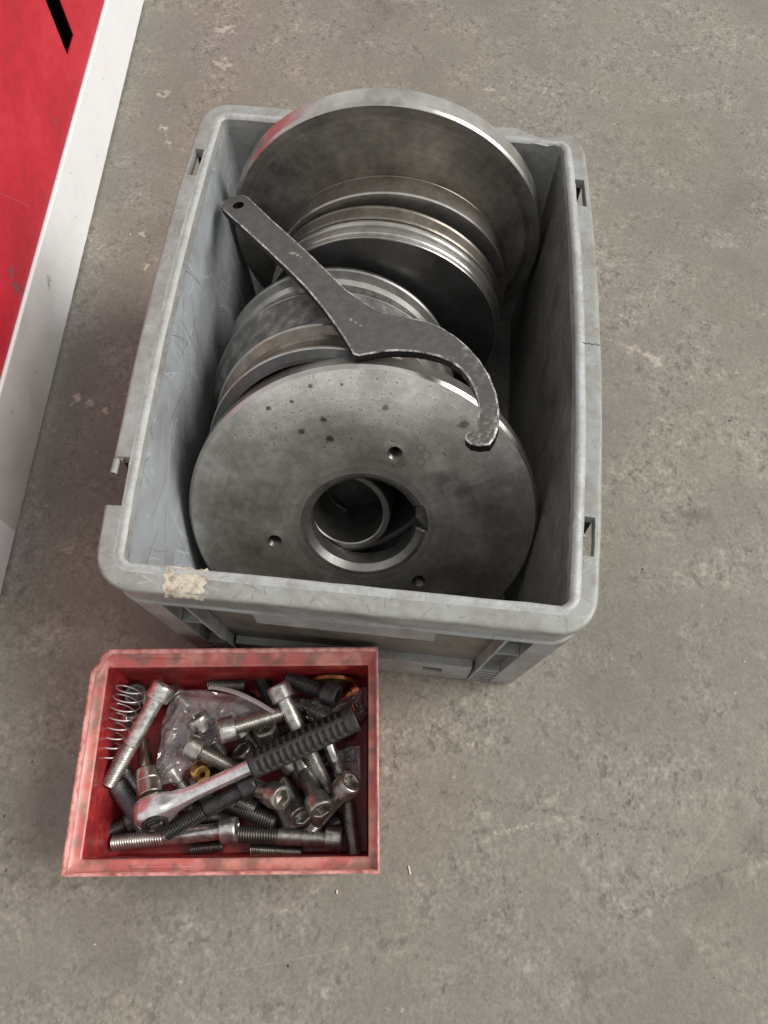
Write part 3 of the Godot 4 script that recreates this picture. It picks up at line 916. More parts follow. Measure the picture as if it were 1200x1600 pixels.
# ------------------------------------------------------------------ steel discs
# the turned front face of a disc at z = 0: a polar grid with threaded holes and a keyway in its bore
func pierced_face(mb: Mb, walls: Mb, hollows: Mb, r_in: float, r_out: float, key: Vector3, holes: Array, depth: float) -> void:
	var angles := PackedFloat32Array()
	for i in 180:
		angles.append(TAU * i / 180.0)
	var eps: float = 0.0006
	for e in [key.x, key.y]:
		angles.append(fposmod(e - eps, TAU))
		angles.append(fposmod(e + eps, TAU))
	angles.sort()
	var na: int = angles.size()
	var inner := PackedFloat32Array()
	for a in angles:
		var rel: float = wrapf(a, -PI, PI)
		inner.append(key.z if rel > key.x and rel < key.y else r_in)
	var nr: int = 26
	var rows: Array = []
	for j in nr:
		var row := PackedVector3Array()
		for i in na:
			var r: float = lerpf(inner[i], r_out, j / float(nr - 1))
			row.append(Vector3(r * cos(angles[i]), r * sin(angles[i]), 0.0))
		rows.append(row)
	var skip: Dictionary = {}
	var g: int = grp()
	for h in holes:
		var c := Vector3(h.x * cos(h.y), h.x * sin(h.y), 0.0)
		var ic: int = 0
		for i in na:
			if absf(wrapf(angles[i] - h.y, -PI, PI)) < absf(wrapf(angles[ic] - h.y, -PI, PI)):
				ic = i
		var w: int = int(ceil((h.z + 0.004) / h.x / (TAU / 180.0)))
		var jc: float = (h.x - r_in) / (r_out - r_in) * (nr - 1)
		var jw: float = (h.z + 0.003) / (r_out - r_in) * (nr - 1)
		var j0: int = int(floor(jc - jw))
		var j1: int = int(ceil(jc + jw))
		var ring := PackedVector3Array()
		for i in range(ic - w, ic + w):
			ring.append(rows[j0][posmod(i, na)])
		for j in range(j0, j1):
			ring.append(rows[j][posmod(ic + w, na)])
		for i in range(ic + w, ic - w, -1):
			ring.append(rows[j1][posmod(i, na)])
		for j in range(j1, j0, -1):
			ring.append(rows[j][posmod(ic - w, na)])
		for i in range(ic - w, ic + w):
			for j in range(j0, j1):
				skip[Vector2i(j, posmod(i, na))] = true
		var lips: Array = []
		for step in [[1.22, 0.0], [1.0, -0.0016]]:
			var lip := PackedVector3Array()
			for p in ring:
				var d: Vector3 = (p - c).normalized()
				lip.append(c + d * h.z * step[0] + Vector3(0, 0, step[1]))
			lips.append(lip)
		for k in ring.size():
			var k2: int = (k + 1) % ring.size()
			mb.quad_to(ring[k], ring[k2], lips[0][k2], lips[0][k], Vector3.BACK, g)
		# chamfer and thread of the hole
		var tr: Array = [lips[0], lips[1]]
		for s in 18:
			var q := PackedVector3Array()
			for p in ring:
				var d: Vector3 = (p - c).normalized()
				q.append(c + d * h.z * (1.0 if s % 2 == 0 else 0.86) + Vector3(0, 0, -0.0018 - 0.0011 * s))
			tr.append(q)
		hollows.grid(tr, true, grp(20), true)
		var floor_row: PackedVector3Array = tr[tr.size() - 1]
		for k in ring.size():
			hollows.tri(floor_row[k], c + Vector3(0, 0, -0.0225), floor_row[(k + 1) % ring.size()])
	for j in nr - 1:
		for i in na:
			if not skip.has(Vector2i(j, i)):
				var k: int = (i + 1) % na
				mb.quad(rows[j][i], rows[j][k], rows[j + 1][k], rows[j + 1][i], g, Vector2(i / float(na), j / float(nr)), Vector2((i + 1) / float(na), j / float(nr)), Vector2((i + 1) / float(na), (j + 1) / float(nr)), Vector2(i / float(na), (j + 1) / float(nr)))
	# bore: bevel, then its wall to the back
	var b: Array = []
	for s in [[0.0, 0.0], [-0.0038, -0.0007], [-0.0042, -0.0010], [-0.0094, -0.0060], [-0.0098, -0.0068], [-0.0098, -depth]]:
		var q := PackedVector3Array()
		for i in na:
			var r: float = inner[i] + (s[0] if inner[i] < r_in + 0.001 else 0.0)
			q.append(Vector3(r * cos(angles[i]), r * sin(angles[i]), s[1]))
		b.append(q)
	b.reverse()
	walls.grid(b, true, grp(6), true)


func build_discs() -> void:
	# front disc, leaning back
	var n := polar(deg_to_rad(4.03), deg_to_rad(30.59))
	var d := thing("front_flange_disc", "large grey steel disc with central keyed hole and three threaded holes", "flange disc", aim(n, Vector3(0.003, 0.1672, 0.1502)), "steel discs standing in the crate")
	var face := Mb.new()
	var walls := Mb.new()
	var hollows := Mb.new()
	pierced_face(face, walls, hollows, 0.0615, 0.1668, Vector3(deg_to_rad(-4.0), deg_to_rad(25.0), 0.0635), [Vector3(0.0889, deg_to_rad(70.7), 0.0058), Vector3(0.0905, deg_to_rad(-167.7), 0.0058), Vector3(0.0885, deg_to_rad(-50.2), 0.0058)], 0.024)
	put("face", face, M.face_front, d)
	put("bore", walls, M.steel, d)
	put("threaded_hole", hollows, M.bolt3, d)
	var rim := Mb.new()
	lathe(rim, PackedVector2Array([Vector2(-0.0235, 0.166), Vector2(-0.022, 0.1695), Vector2(-0.021, 0.170), Vector2(-0.0036, 0.170), Vector2(-0.0030, 0.1698), Vector2(-0.0003, 0.1672), Vector2(0.0, 0.1668)]), 192)
	put("rim_edge", rim, M.bright, d)
	var back := Mb.new()
	lathe(back, PackedVector2Array([Vector2(-0.024, 0.0518), Vector2(-0.024, 0.1655), Vector2(-0.0235, 0.166)]), 192)
	put("back_face", back, M.steel, d)
	# big rear disc, almost upright, with a raised hub
	n = polar(deg_to_rad(0.95), deg_to_rad(2.87))
	d = thing("rear_flange_disc", "largest steel disc, upright at the back, rising above the crate rim", "flange disc", aim(n, Vector3(-0.0043, 0.1847, -0.1925)), "steel discs standing in the crate")
	var p := Mb.new()
	lathe(p, PackedVector2Array([Vector2(0.0, 0.1712), Vector2(0.0, 0.10), Vector2(0.0, 0.03)]), 192)
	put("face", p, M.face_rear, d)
	p = Mb.new()
	lathe(p, PackedVector2Array([Vector2(-0.0245, 0.05), Vector2(-0.0245, 0.1705), Vector2(-0.0240, 0.1722), Vector2(-0.0228, 0.1735), Vector2(-0.004, 0.1735), Vector2(-0.0032, 0.1734), Vector2(-0.0004, 0.1718), Vector2(0.0, 0.1712)]), 192)
	put("rim_edge", p, M.bright, d)
	p = Mb.new()
	lathe(p, PackedVector2Array([Vector2(0.0002, 0.1345), Vector2(0.001, 0.1340), Vector2(0.0230, 0.1340)]), 160)
	var hub := put("hub", p, M.rusty, d)
	p = Mb.new()
	lathe(p, PackedVector2Array([Vector2(0.0230, 0.1340), Vector2(0.0236, 0.1347), Vector2(0.0248, 0.1347), Vector2(0.0262, 0.1335), Vector2(0.0262, 0.115)]), 160)
	put("hub_edge", p, M.bright, hub)
	hub.position = Vector3(0.0062, -0.040, 0.0)
	# dark-faced flange standing before it
	n = polar(deg_to_rad(-2.9), deg_to_rad(5.4))
	d = thing("dark_flange_disc", "steel flange with a smooth blackened face and banded rim", "flange disc", aim(n, Vector3(-0.0025, 0.1420, -0.1053)), "steel discs standing in the crate")
	p = Mb.new()
	lathe(p, PackedVector2Array([Vector2(-0.0005, 0.1297), Vector2(-0.0005, 0.02), Vector2(-0.0005, 0.0)]), 160)
	put("face", p, M.dark_face, d)
	p = Mb.new()
	lathe(p, PackedVector2Array([Vector2(-0.0252, 0.1285), Vector2(-0.0250, 0.1322), Vector2(-0.0240, 0.1328), Vector2(-0.0222, 0.1328), Vector2(-0.0214, 0.1318), Vector2(-0.0190, 0.1312), Vector2(-0.0135, 0.1319), Vector2(-0.0085, 0.1316), Vector2(-0.0070, 0.1308), Vector2(-0.0035, 0.1306), Vector2(-0.0016, 0.1312), Vector2(-0.0006, 0.1308), Vector2(-0.0005, 0.1297)]), 160)
	put("front_ring", p, M.bright, d)
	p = Mb.new()
	lathe(p, PackedVector2Array([Vector2(-0.0465, 0.05), Vector2(-0.0465, 0.1325), Vector2(-0.0455, 0.1338), Vector2(-0.0440, 0.1340), Vector2(-0.0420, 0.1332), Vector2(-0.0295, 0.1330), Vector2(-0.0270, 0.1322), Vector2(-0.0265, 0.128)]), 160)
	put("rear_ring", p, M.rusty, d)
	# grooved flanges lying one on the other behind the front disc
	n = polar(deg_to_rad(5.1), deg_to_rad(28.6))
	var at := Vector3(-0.0451, 0.1276, -0.0418) - n * 0.004
	d = thing("lipped_flange_disc", "steel flange with a bright sloping lip, tilted between dark flange and spanner", "flange disc", aim(n, at), "steel discs standing in the crate")
	p = Mb.new()
	lathe(p, PackedVector2Array([Vector2(0.0, 0.050), Vector2(0.0, 0.1285), Vector2(0.0015, 0.1303), Vector2(0.0075, 0.1305), Vector2(0.0095, 0.1290)]), 160)
	put("lip", p, M.steel, d)
	p = Mb.new()
	lathe(p, PackedVector2Array([Vector2(0.0095, 0.1290), Vector2(0.0110, 0.1285), Vector2(0.0220, 0.1250), Vector2(0.0280, 0.1215)]), 160)
	put("bevel_band", p, M.bright, d)
	p = Mb.new()
	lathe(p, PackedVector2Array([Vector2(0.0280, 0.1215), Vector2(0.0310, 0.1150), Vector2(0.0590, 0.1150), Vector2(0.0590, 0.050), Vector2(0.0, 0.050)]), 160)
	put("neck", p, M.bolt3, d)
	d = thing("grooved_flange_disc", "speckled steel flange with grooved side, leaning behind the front disc", "flange disc", aim(n, at), "steel discs standing in the crate")
	p = Mb.new()
	lathe(p, PackedVector2Array([Vector2(0.0605, 0.070), Vector2(0.0605, 0.1270), Vector2(0.0620, 0.1288), Vector2(0.0655, 0.1290), Vector2(0.0668, 0.1284)]), 160)
	put("lip", p, M.steel, d)
	p = Mb.new()
	lathe(p, PackedVector2Array([Vector2(0.0668, 0.1284), Vector2(0.0720, 0.1262), Vector2(0.1040, 0.1150), Vector2(0.1070, 0.1075)]), 160)
	put("cone", p, M.speckled, d)
	p = Mb.new()
	lathe(p, PackedVector2Array([Vector2(0.1070, 0.1075), Vector2(0.1105, 0.1075), Vector2(0.1128, 0.1168)]), 160)
	lathe(p, PackedVector2Array([Vector2(0.1190, 0.1168), Vector2(0.1220, 0.1090), Vector2(0.1270, 0.1068), Vector2(0.1340, 0.1062), Vector2(0.1440, 0.1072), Vector2(0.1570, 0.1110), Vector2(0.1610, 0.1152)]), 160)
	put("groove", p, M.rusty, d)
	p = Mb.new()
	lathe(p, PackedVector2Array([Vector2(0.1128, 0.1168), Vector2(0.1140, 0.1180), Vector2(0.1165, 0.1180), Vector2(0.1190, 0.1168)]), 160)
	put("lip", p, M.bright, d)
	p = Mb.new()
	lathe(p, PackedVector2Array([Vector2(0.1610, 0.1152), Vector2(0.1622, 0.1166), Vector2(0.1650, 0.1166), Vector2(0.1662, 0.1158)]), 160)
	put("lip", p, M.bright, d)
	p = Mb.new()
	lathe(p, PackedVector2Array([Vector2(0.1662, 0.1158), Vector2(0.1690, 0.1125), Vector2(0.1715, 0.1100), Vector2(0.1715, 0.1065), Vector2(0.1700, 0.1055), Vector2(0.1000, 0.1050), Vector2(0.0990, 0.0700), Vector2(0.0605, 0.0700)]), 160)
	put("hollow_end", p, M.dark_face, d)
	# a loose sleeve behind the front disc, seen through its bore
	d = thing("steel_sleeve", "short steel sleeve lying behind the front disc, seen through its bore", "sleeve", aim(polar(deg_to_rad(-6.0), deg_to_rad(36.0)), Vector3(-0.0165, 0.150, 0.128)))
	p = Mb.new()
	lathe(p, PackedVector2Array([Vector2(-0.062, 0.0350), Vector2(-0.062, 0.0415), Vector2(-0.060, 0.0425), Vector2(-0.014, 0.0425), Vector2(-0.013, 0.0440), Vector2(-0.0012, 0.0440), Vector2(0.0, 0.0430)]), 96)
	put("outside", p, M.rusty, d)
	p = Mb.new()
	lathe(p, PackedVector2Array([Vector2(0.0, 0.0430), Vector2(0.0, 0.0385), Vector2(-0.0012, 0.0372), Vector2(-0.062, 0.0365), Vector2(-0.062, 0.0350)]), 96)
	put("inside", p, M.steel, d)


func build_spanner() -> void:
	var sx := Vector3(0.61102, 0.22392, 0.75928)
	var n := Vector3(-0.14038, 0.97461, -0.17445)
	var sy := n.cross(sx)
	var s := thing("hook_spanner", "black hook spanner with a hanging hole, lying across the discs", "spanner", Transform3D(Basis(sx, sy, n), Vector3(-0.165, 0.257, -0.165)))
	var o := hook_outline()
	if Geometry2D.is_polygon_clockwise(o):
		o.reverse()
	var nn: int = o.size()
	var inn := PackedVector2Array()
	for k in nn:
		var e0: Vector2 = (o[k] - o[posmod(k - 1, nn)]).normalized()
		var e1: Vector2 = (o[(k + 1) % nn] - o[k]).normalized()
		var t: Vector2 = (e0 + e1).normalized()
		inn.append(o[k] + Vector2(-t.y, t.x) * 0.0015)
	# the hanging hole
	var hole := PackedVector2Array()
	for k in 20:
		hole.append(Vector2(0.006, 0.005) + 0.0062 * Vector2(cos(-TAU * k / 20.0 + PI), sin(-TAU * k / 20.0 + PI)))
	var th: float = 0.0085
	# cut across the hole, so that each piece is a plain polygon
	var pieces: Array = []
	for cutter in [PackedVector2Array([Vector2(-0.1, -0.1), Vector2(0.006, -0.1), Vector2(0.006, 0.2), Vector2(-0.1, 0.2)]), PackedVector2Array([Vector2(0.006, -0.1), Vector2(0.6, -0.1), Vector2(0.6, 0.2), Vector2(0.006, 0.2)])]:
		for half in Geometry2D.intersect_polygons(inn, cutter):
			for piece in Geometry2D.clip_polygons(half, hole):
				pieces.append(piece)
	var top := Mb.new()
	for piece in pieces:
		var poly: PackedVector2Array = piece
		var tri := Geometry2D.triangulate_polygon(poly)
		for z in [0.0, -th]:
			for k in range(0, tri.size(), 3):
				var uv: Array = []
				var q: Array = []
				for e in 3:
					var v: Vector2 = poly[tri[k + e]]
					q.append(Vector3(v.x, v.y, z))
					uv.append(Vector2((v.x + 0.02) / 0.46, (v.y + 0.03) / 0.115))
				if ((q[2] - q[0]).cross(q[1] - q[0]).z > 0.0) == (z == 0.0):
					top.tri(q[0], q[1], q[2], -1, uv[0], uv[1], uv[2])
				else:
					top.tri(q[2], q[1], q[0], -1, uv[2], uv[1], uv[0])
	put("blade", top, M.hook, s)
	var edge := Mb.new()
	var side := Mb.new()
	var ge: int = grp()
	var gs: int = grp()
	for k in nn:
		var j: int = (k + 1) % nn
		var o0 := Vector3(o[k].x, o[k].y, 0)
		var o1 := Vector3(o[j].x, o[j].y, 0)
		var i0 := Vector3(inn[k].x, inn[k].y, 0)
		var i1 := Vector3(inn[j].x, inn[j].y, 0)
		var out := Vector3(o[j].y - o[k].y, -(o[j].x - o[k].x), 0)
		edge.quad_to(i0, i1, o1 + Vector3(0, 0, -0.0008), o0 + Vector3(0, 0, -0.0008), Vector3.BACK + out.normalized(), ge)
		side.quad_to(o0 + Vector3(0, 0, -0.0008), o1 + Vector3(0, 0, -0.0008), o1 + Vector3(0, 0, -th + 0.0006), o0 + Vector3(0, 0, -th + 0.0006), out, gs)
		side.quad_to(o0 + Vector3(0, 0, -th + 0.0006), o1 + Vector3(0, 0, -th + 0.0006), i1 + Vector3(0, 0, -th), i0 + Vector3(0, 0, -th), Vector3.FORWARD + out.normalized(), gs)
	for k in 20:
		var j: int = (k + 1) % 20
		var h0 := Vector3(hole[k].x, hole[k].y, 0)
		var h1 := Vector3(hole[j].x, hole[j].y, 0)
		side.quad_to(h0, h1, h1 + Vector3(0, 0, -th), h0 + Vector3(0, 0, -th), Vector3(0.006, 0.005, 0) - h0, gs + 1)
	grp(2)
	put("side", side, M.hook_side, s)
	put("worn_edge", edge, M.hook_worn, s)


# ------------------------------------------------------------------ red bin
const BIN_AT := Vector3(-0.1055, 0.0, 0.367)
const BIN_YAW := 5.6
const BIN_X := 0.1425
const BIN_Z := 0.103


func bin_row(d: float, y: float, rough: float = 0.0, cut: float = 0.0) -> PackedVector3Array:
	# a ring round the bin; the rim is wider at the left, back and front than at the right
	var out := PackedVector3Array()
	var xl: float = -BIN_X + d * 1.45
	var xr: float = BIN_X - d
	var zb: float = -BIN_Z + d * 1.7
	var zf: float = BIN_Z - d * 1.4
	var c := [Vector2(xr, zf), Vector2(xl, zf), Vector2(xl, zb), Vector2(xr, zb)]
	for s in 4:
		var a: Vector2 = c[s]
		var b: Vector2 = c[(s + 1) % 4]
		for i in 60:
			var q: Vector2 = a.lerp(b, i / 60.0)
			if cut > 0.0:      # the bevelled back left corner
				var k: float = cut - ((q.x - xl) * 0.75 + (q.y - zb) * 0.5)
				if k > 0.0:
					q += Vector2(k * 0.75, k * 0.5)
			out.append(Vector3(q.x + rng.randfn(0, rough), y + rng.randfn(0, rough), q.y + rng.randfn(0, rough)))
	return out


func build_bin() -> void:
	rng.seed = 12
	var b := thing("red_bin", "small dirty red plastic bin full of bolts, in front of the crate", "bin", Transform3D(Basis(Vector3.UP, deg_to_rad(BIN_YAW)), BIN_AT))
	var mb := Mb.new()
	var rows: Array = [bin_row(0.012, 0.0), bin_row(0.010, 0.001), bin_row(0.0015, 0.088, 0.0, 0.012), bin_row(0.0002, 0.0885, 0.0, 0.012), bin_row(0.0, 0.097, 0.0, 0.012)]
	for j in rows.size() - 1:
		var r0: PackedVector3Array = rows[j]
		for i in r0.size():
			var k: int = (i + 1) % r0.size()
			mb.quad(rows[j][i], rows[j][k], rows[j + 1][k], rows[j + 1][i], group_no + j)
	grp(6)
	put("outer_wall", mb, M.bin, b)
	mb = Mb.new()
	rows = [bin_row(0.0, 0.097, 0.0, 0.012), bin_row(0.0003, 0.1004, 0.0, 0.012), bin_row(0.0020, 0.1005, 0.0, 0.012), bin_row(0.0026, 0.0960, 0.0, 0.011)]
	for j in rows.size() - 1:
		for i in 240:
			var k: int = (i + 1) % 240
			mb.quad(rows[j][i], rows[j][k], rows[j + 1][k], rows[j + 1][i], group_no)
	grp()
	put("frayed_lip", mb, M.bin_edge, b)
	mb = Mb.new()
	rows = [bin_row(0.0026, 0.0960, 0.0, 0.011), bin_row(0.0030, 0.0945, 0.0, 0.010), bin_row(0.0085, 0.0935, 0.0, 0.004), bin_row(0.0096, 0.0932), bin_row(0.0101, 0.0922)]
	for j in rows.size() - 1:
		for i in 240:
			var k: int = (i + 1) % 240
			mb.quad(rows[j][i], rows[j][k], rows[j + 1][k], rows[j + 1][i], group_no + (0 if j < 2 else 1))
	grp(3)
	put("ledge", mb, M.bin, b)
	mb = Mb.new()
	rows = [bin_row(0.0101, 0.0922), bin_row(0.0112, 0.05), bin_row(0.0122, 0.0060), bin_row(0.0135, 0.0045)]
	for j in rows.size() - 1:
		for i in 240:
			var k: int = (i + 1) % 240
			mb.quad(rows[j][i], rows[j][k], rows[j + 1][k], rows[j + 1][i], group_no)
	for i in 240:
		mb.tri(rows[3][i], rows[3][(i + 1) % 240], Vector3(0, 0.0045, 0))
	grp()
	put("inner_wall", mb, M.bin_inside, b)
	for s in [[-0.075, -0.0925, 0.05], [-0.055, 0.0955, 0.055]]:
		mb = Mb.new()
		box(mb, Vector3(s[0], 0.0945, s[1]), Vector3(s[2], 0.0012, 0.0024), 0.0005)
		put("moulded_bar", mb, M.bin, b)


# ------------------------------------------------------------------ bolts
func head_mesh(rh: float, hh: float, af: float) -> ArrayMesh:
	# a socket head: knurled side, bevelled top, hexagon recess; its top at z = 0
	var mb := Mb.new()
	var seg: int = 72
	var rows: Array = []
	for s in [[-hh, 0.55, 0], [-hh, 0.965, 0], [-hh + 0.0007, 1.0, 1], [-0.0030, 1.0, 1], [-0.0014, 0.985, 0], [-0.0004, 0.945, 0], [0.0, 0.90, 0]]:
		var row := PackedVector3Array()
		for i in seg:
			var a: float = TAU * i / seg
			var r: float = rh * s[1] + (0.00022 if s[2] == 1 and i % 2 == 0 else 0.0)
			row.append(Vector3(r * cos(a), r * sin(a), s[0]))
		rows.append(row)
	mb.grid(rows, true, grp(8), true)
	var outer: PackedVector3Array = rows[6]
	var hex: Array = []
	for z in [0.0, -0.0007, -hh * 0.55]:
		var row := PackedVector3Array()
		for i in seg:
			var a: float = TAU * i / seg
			var f: float = fposmod(a, PI / 3.0) - PI / 6.0
			var r: float = af * 0.5 / cos(f) + (0.0006 if z == 0.0 else 0.0)
			row.append(Vector3(r * cos(a), r * sin(a), z))
		hex.append(row)
	var g: int = grp()
	for i in seg:
		var k: int = (i + 1) % seg
		mb.quad(outer[i], hex[0][i], hex[0][k], outer[k], g)
		mb.quad(hex[0][i], hex[1][i], hex[1][k], hex[0][k])
		mb.quad(hex[1][i], hex[2][i], hex[2][k], hex[1][k])
		mb.tri(hex[2][i], Vector3(0, 0, -hh * 0.62), hex[2][k])
	return mb.done()


func thread_mesh(z0: float, z1: float, r: float, pitch: float) -> ArrayMesh:
	# from z0 (free end, chamfered) up to z1
	var mb := Mb.new()
	var seg: int = 20
	var steps: int = maxi(4, int(ceil((z1 - z0) / pitch * 6.0)))
	var rows: Array = []
	var tip := PackedVector3Array()
	for i in seg:
		tip.append(Vector3(0.0001 * cos(TAU * i / seg), 0.0001 * sin(TAU * i / seg), z0))
	var tip2 := PackedVector3Array()
	for i in seg:
		tip2.append(Vector3(r * 0.78 * cos(TAU * i / seg), r * 0.78 * sin(TAU * i / seg), z0))
	mb.grid([tip, tip2], true, grp())
	rows.append(tip2)
	for j in range(1, steps + 1):
		var z: float = lerpf(z0, z1, j / float(steps))
		var row := PackedVector3Array()
		for i in seg:
			var a: float = TAU * i / seg
			var f: float = fposmod((z - z0) / pitch - a / TAU, 1.0)
			var v: float = clampf(absf(f - 0.5) * 2.0 * 1.35 - 0.12, 0.0, 1.0)
			var rr: float = r - pitch * 0.62 * (1.0 - v)
			rr = minf(rr, r * 0.78 + (z - z0) * 1.2)
			row.append(Vector3(rr * cos(a), rr * sin(a), z))
		rows.append(row)
	mb.grid(rows, true, grp())
	return mb.done()


var mesh_cache: Dictionary = {}


# a cap screw lying from its head at a to its tip at b (millimetres)
func bolt(called: String, label: String, a: Vector3, b: Vector3, m: String, frac: float = 1.0, r: float = 8.0, head: bool = true, group: String = "socket head bolts in the red bin", mt: String = "") -> Node3D:
	var p: Vector3 = a * 0.001
	var q: Vector3 = b * 0.001
	var l: float = p.distance_to(q)
	var rr: float = r * 0.001
	var o := thing(called, label, "bolt" if head else "threaded stud", aim(p - q, p, Vector3(0.3, 0.9, 0.2)), group)
	o.rotate_object_local(Vector3.BACK, rng.randf() * TAU)
	var hh: float = rr * 2.0 if head else 0.0
	if head:
		var key: String = "head %.1f" % r
		if not mesh_cache.has(key):
			mesh_cache[key] = head_mesh(rr * 1.5, hh, rr * 1.72)
		put_mesh("head", mesh_cache[key], M[m], o)
	var tl: float = (l - hh) * frac
	var tk: String = "thread %.1f %.3f" % [r, tl]
	if not mesh_cache.has(tk):
		mesh_cache[tk] = thread_mesh(0.0, tl, rr, rr * 0.31)
	var th := put_mesh("thread", mesh_cache[tk], M[mt if mt else m], o)
	th.position.z = -l
	if frac < 0.99:
		var mb := Mb.new()
		lathe(mb, PackedVector2Array([Vector2(-l + tl - 0.001, rr * 0.86), Vector2(-l + tl + 0.001, rr * 0.985), Vector2(-l + tl + 0.002, rr), Vector2(-hh - 0.0006, rr), Vector2(-hh, rr * 1.04)]), 32)
		put("shank", mb, M[m], o)
	elif not head:
		var mb := Mb.new()
		lathe(mb, PackedVector2Array([Vector2(-0.0002, rr * 0.80), Vector2(0.0, rr * 0.78), Vector2(0.0, 0.0001)]), 24)
		put("end_face", mb, M[m], o)
	return o


func V(x: float, y: float, z: float) -> Vector3:
	return Vector3(x, y, z)


func build_bolts() -> void:
	rng.seed = 21
	bolt("socket_bolt", "long bright half-threaded bolt lying over the spring, head by the clear bag", V(-185, 82, 304), V(-226, 62, 402), "bolt1", 0.46)
	bolt("socket_bolt", "bolt with a dark ring on its head, poking up through the clear bag", V(-151, 70, 330), V(-124, 40, 362), "bolt0", 1.0, 7.8, true, "socket head bolts in the red bin", "bolt3")
	bolt("socket_bolt", "fully threaded brassy grey bolt lying just above the ratchet shaft", V(-154, 76, 358), V(-97, 57, 379), "bolt2")
	bolt("socket_bolt", "fully threaded bolt lying level on the clear bag, tip under the leaning bolt", V(-123, 82, 345), V(-59, 64, 316), "bolt0")
	bolt("socket_bolt", "long leaning bolt that passes beneath the black ratchet grip", V(-73, 76, 293), V(-9, 52, 391), "bolt0", 0.42)
	bolt("socket_bolt", "black threaded bolt with a plain black head, beside the brass ring", V(-10, 72, 299), V(-66, 60, 283), "black_bolt", 0.92)
	bolt("socket_bolt", "steep bolt whose head shows just above the middle of the grip", V(-81, 66, 334), V(-70, 20, 363), "bolt2")
	bolt("socket_bolt", "bolt head half hidden under the near end of the ratchet grip", V(-104, 52, 356), V(-84, 28, 373), "bolt2")
	bolt("socket_bolt", "bolt showing a bright bluish hexagon recess, just below the ratchet shaft", V(-51, 84, 400), V(-112, 35, 383), "bolt2", 0.5)
	bolt("socket_bolt", "grey bolt with stepped shank and its hexagon recess turned to the front wall", V(-13, 80, 408), V(-46, 45, 357), "bolt2", 0.4)
	bolt("socket_bolt", "rightmost bolt, its hexagon head facing up beside the clear bag", V(12, 88, 379), V(-30, 26, 428), "bolt2", 0.3)
	bolt("threaded_stud", "plain threaded stud standing along the right wall of the bin", V(9, 54, 394), V(20, 32, 441), "bolt2", 1.0, 7.0, false, "studs without a head in the red bin")
	bolt("socket_bolt", "thick bolt lying along the front wall at right, its thread dark", V(7, 34, 430), V(-97, 32, 434), "bolt0", 0.46, 8.4, true, "socket head bolts in the red bin", "bolt3")
	bolt("socket_bolt", "long bolt lying along the front wall at left with shiny shank", V(-97, 40, 430), V(-220, 30, 453), "bolt1", 0.48)
	bolt("socket_bolt", "short bolt with rounded tip in the front left corner of the bin", V(-200, 22, 426), V(-239, 30, 450), "bolt3", 1.0, 7.6)
	bolt("socket_bolt", "black half-threaded bolt lying alongside the ratchet shaft", V(-82, 62, 386), V(-163, 56, 440), "black_bolt", 0.52)
	bolt("threaded_stud", "pale grey threaded stud running down to the ratchet head", V(-224, 46, 399), V(-189, 26, 440), "grey_bolt", 1.0, 9.0, false, "studs without a head in the red bin")
	bolt("threaded_stud", "steel stud lying between the pale grey stud and the ratchet socket", V(-222, 40, 384), V(-194, 26, 411), "bolt0", 1.0, 8.0, false, "studs without a head in the red bin")
	bolt("threaded_stud", "dark threaded stud lying level beneath the black bolt", V(-124, 30, 403), V(-61, 36, 421), "bolt3", 1.0, 8.4, false, "studs without a head in the red bin")
	bolt("threaded_stud", "dark stud standing steeply under the bolt with the bluish recess", V(-58, 52, 398), V(-44, 20, 429), "bolt3", 1.0, 8.0, false, "studs without a head in the red bin")
	bolt("socket_bolt", "bolt head half hidden behind the grey bolt with the stepped shank", V(-33, 56, 414), V(-59, 20, 380), "bolt2")
	bolt("threaded_stud", "black threaded stud under the head of the leaning bolt", V(-76, 44, 312), V(-98, 36, 280), "black_bolt", 1.0, 8.0, false, "studs without a head in the red bin")
	bolt("threaded_stud", "dark stud lying along the back wall behind the clear bag", V(-152, 36, 292), V(-112, 40, 290), "bolt3", 1.0, 7.0, false, "studs without a head in the red bin")
	bolt("socket_bolt", "dull bolt lying under the coils of the spring", V(-246, 24, 334), V(-205, 24, 326), "bolt2", 1.0, 7.0)
	bolt("socket_bolt", "dark bolt head facing up inside the top coils of the spring", V(-224, 46, 311), V(-236, 8, 298), "bolt3")
	bolt("socket_bolt", "bolt head beside the top of the long bright bolt, facing up", V(-204, 48, 314), V(-213, 10, 303), "bolt2")
	bolt("threaded_stud", "small bright stud at the lower end of the clear bag", V(-172, 54, 381), V(-152, 36, 402), "bolt1", 0.5, 7.0, false, "studs without a head in the red bin")
	bolt("threaded_stud", "small stud on the bin floor under the front left bolt", V(-145, 11, 452), V(-114, 11, 446), "bolt3", 1.0, 6.0, false, "studs without a head in the red bin")
	bolt("threaded_stud", "rusty stud on the bin floor under the thick front bolt", V(-34, 12, 445), V(-86, 12, 447), "bolt2", 1.0, 6.5, false, "studs without a head in the red bin")
	bolt("socket_bolt", "bright plain shank showing between the grip and the right bag", V(-26, 50, 325), V(-2, 40, 368), "bolt1", 0.3, 7.0)
	bolt("threaded_stud", "dark stud lying below the grip toward the right bag", V(-46, 30, 372), V(-8, 32, 344), "bolt3", 1.0, 7.5, false, "studs without a head in the red bin")
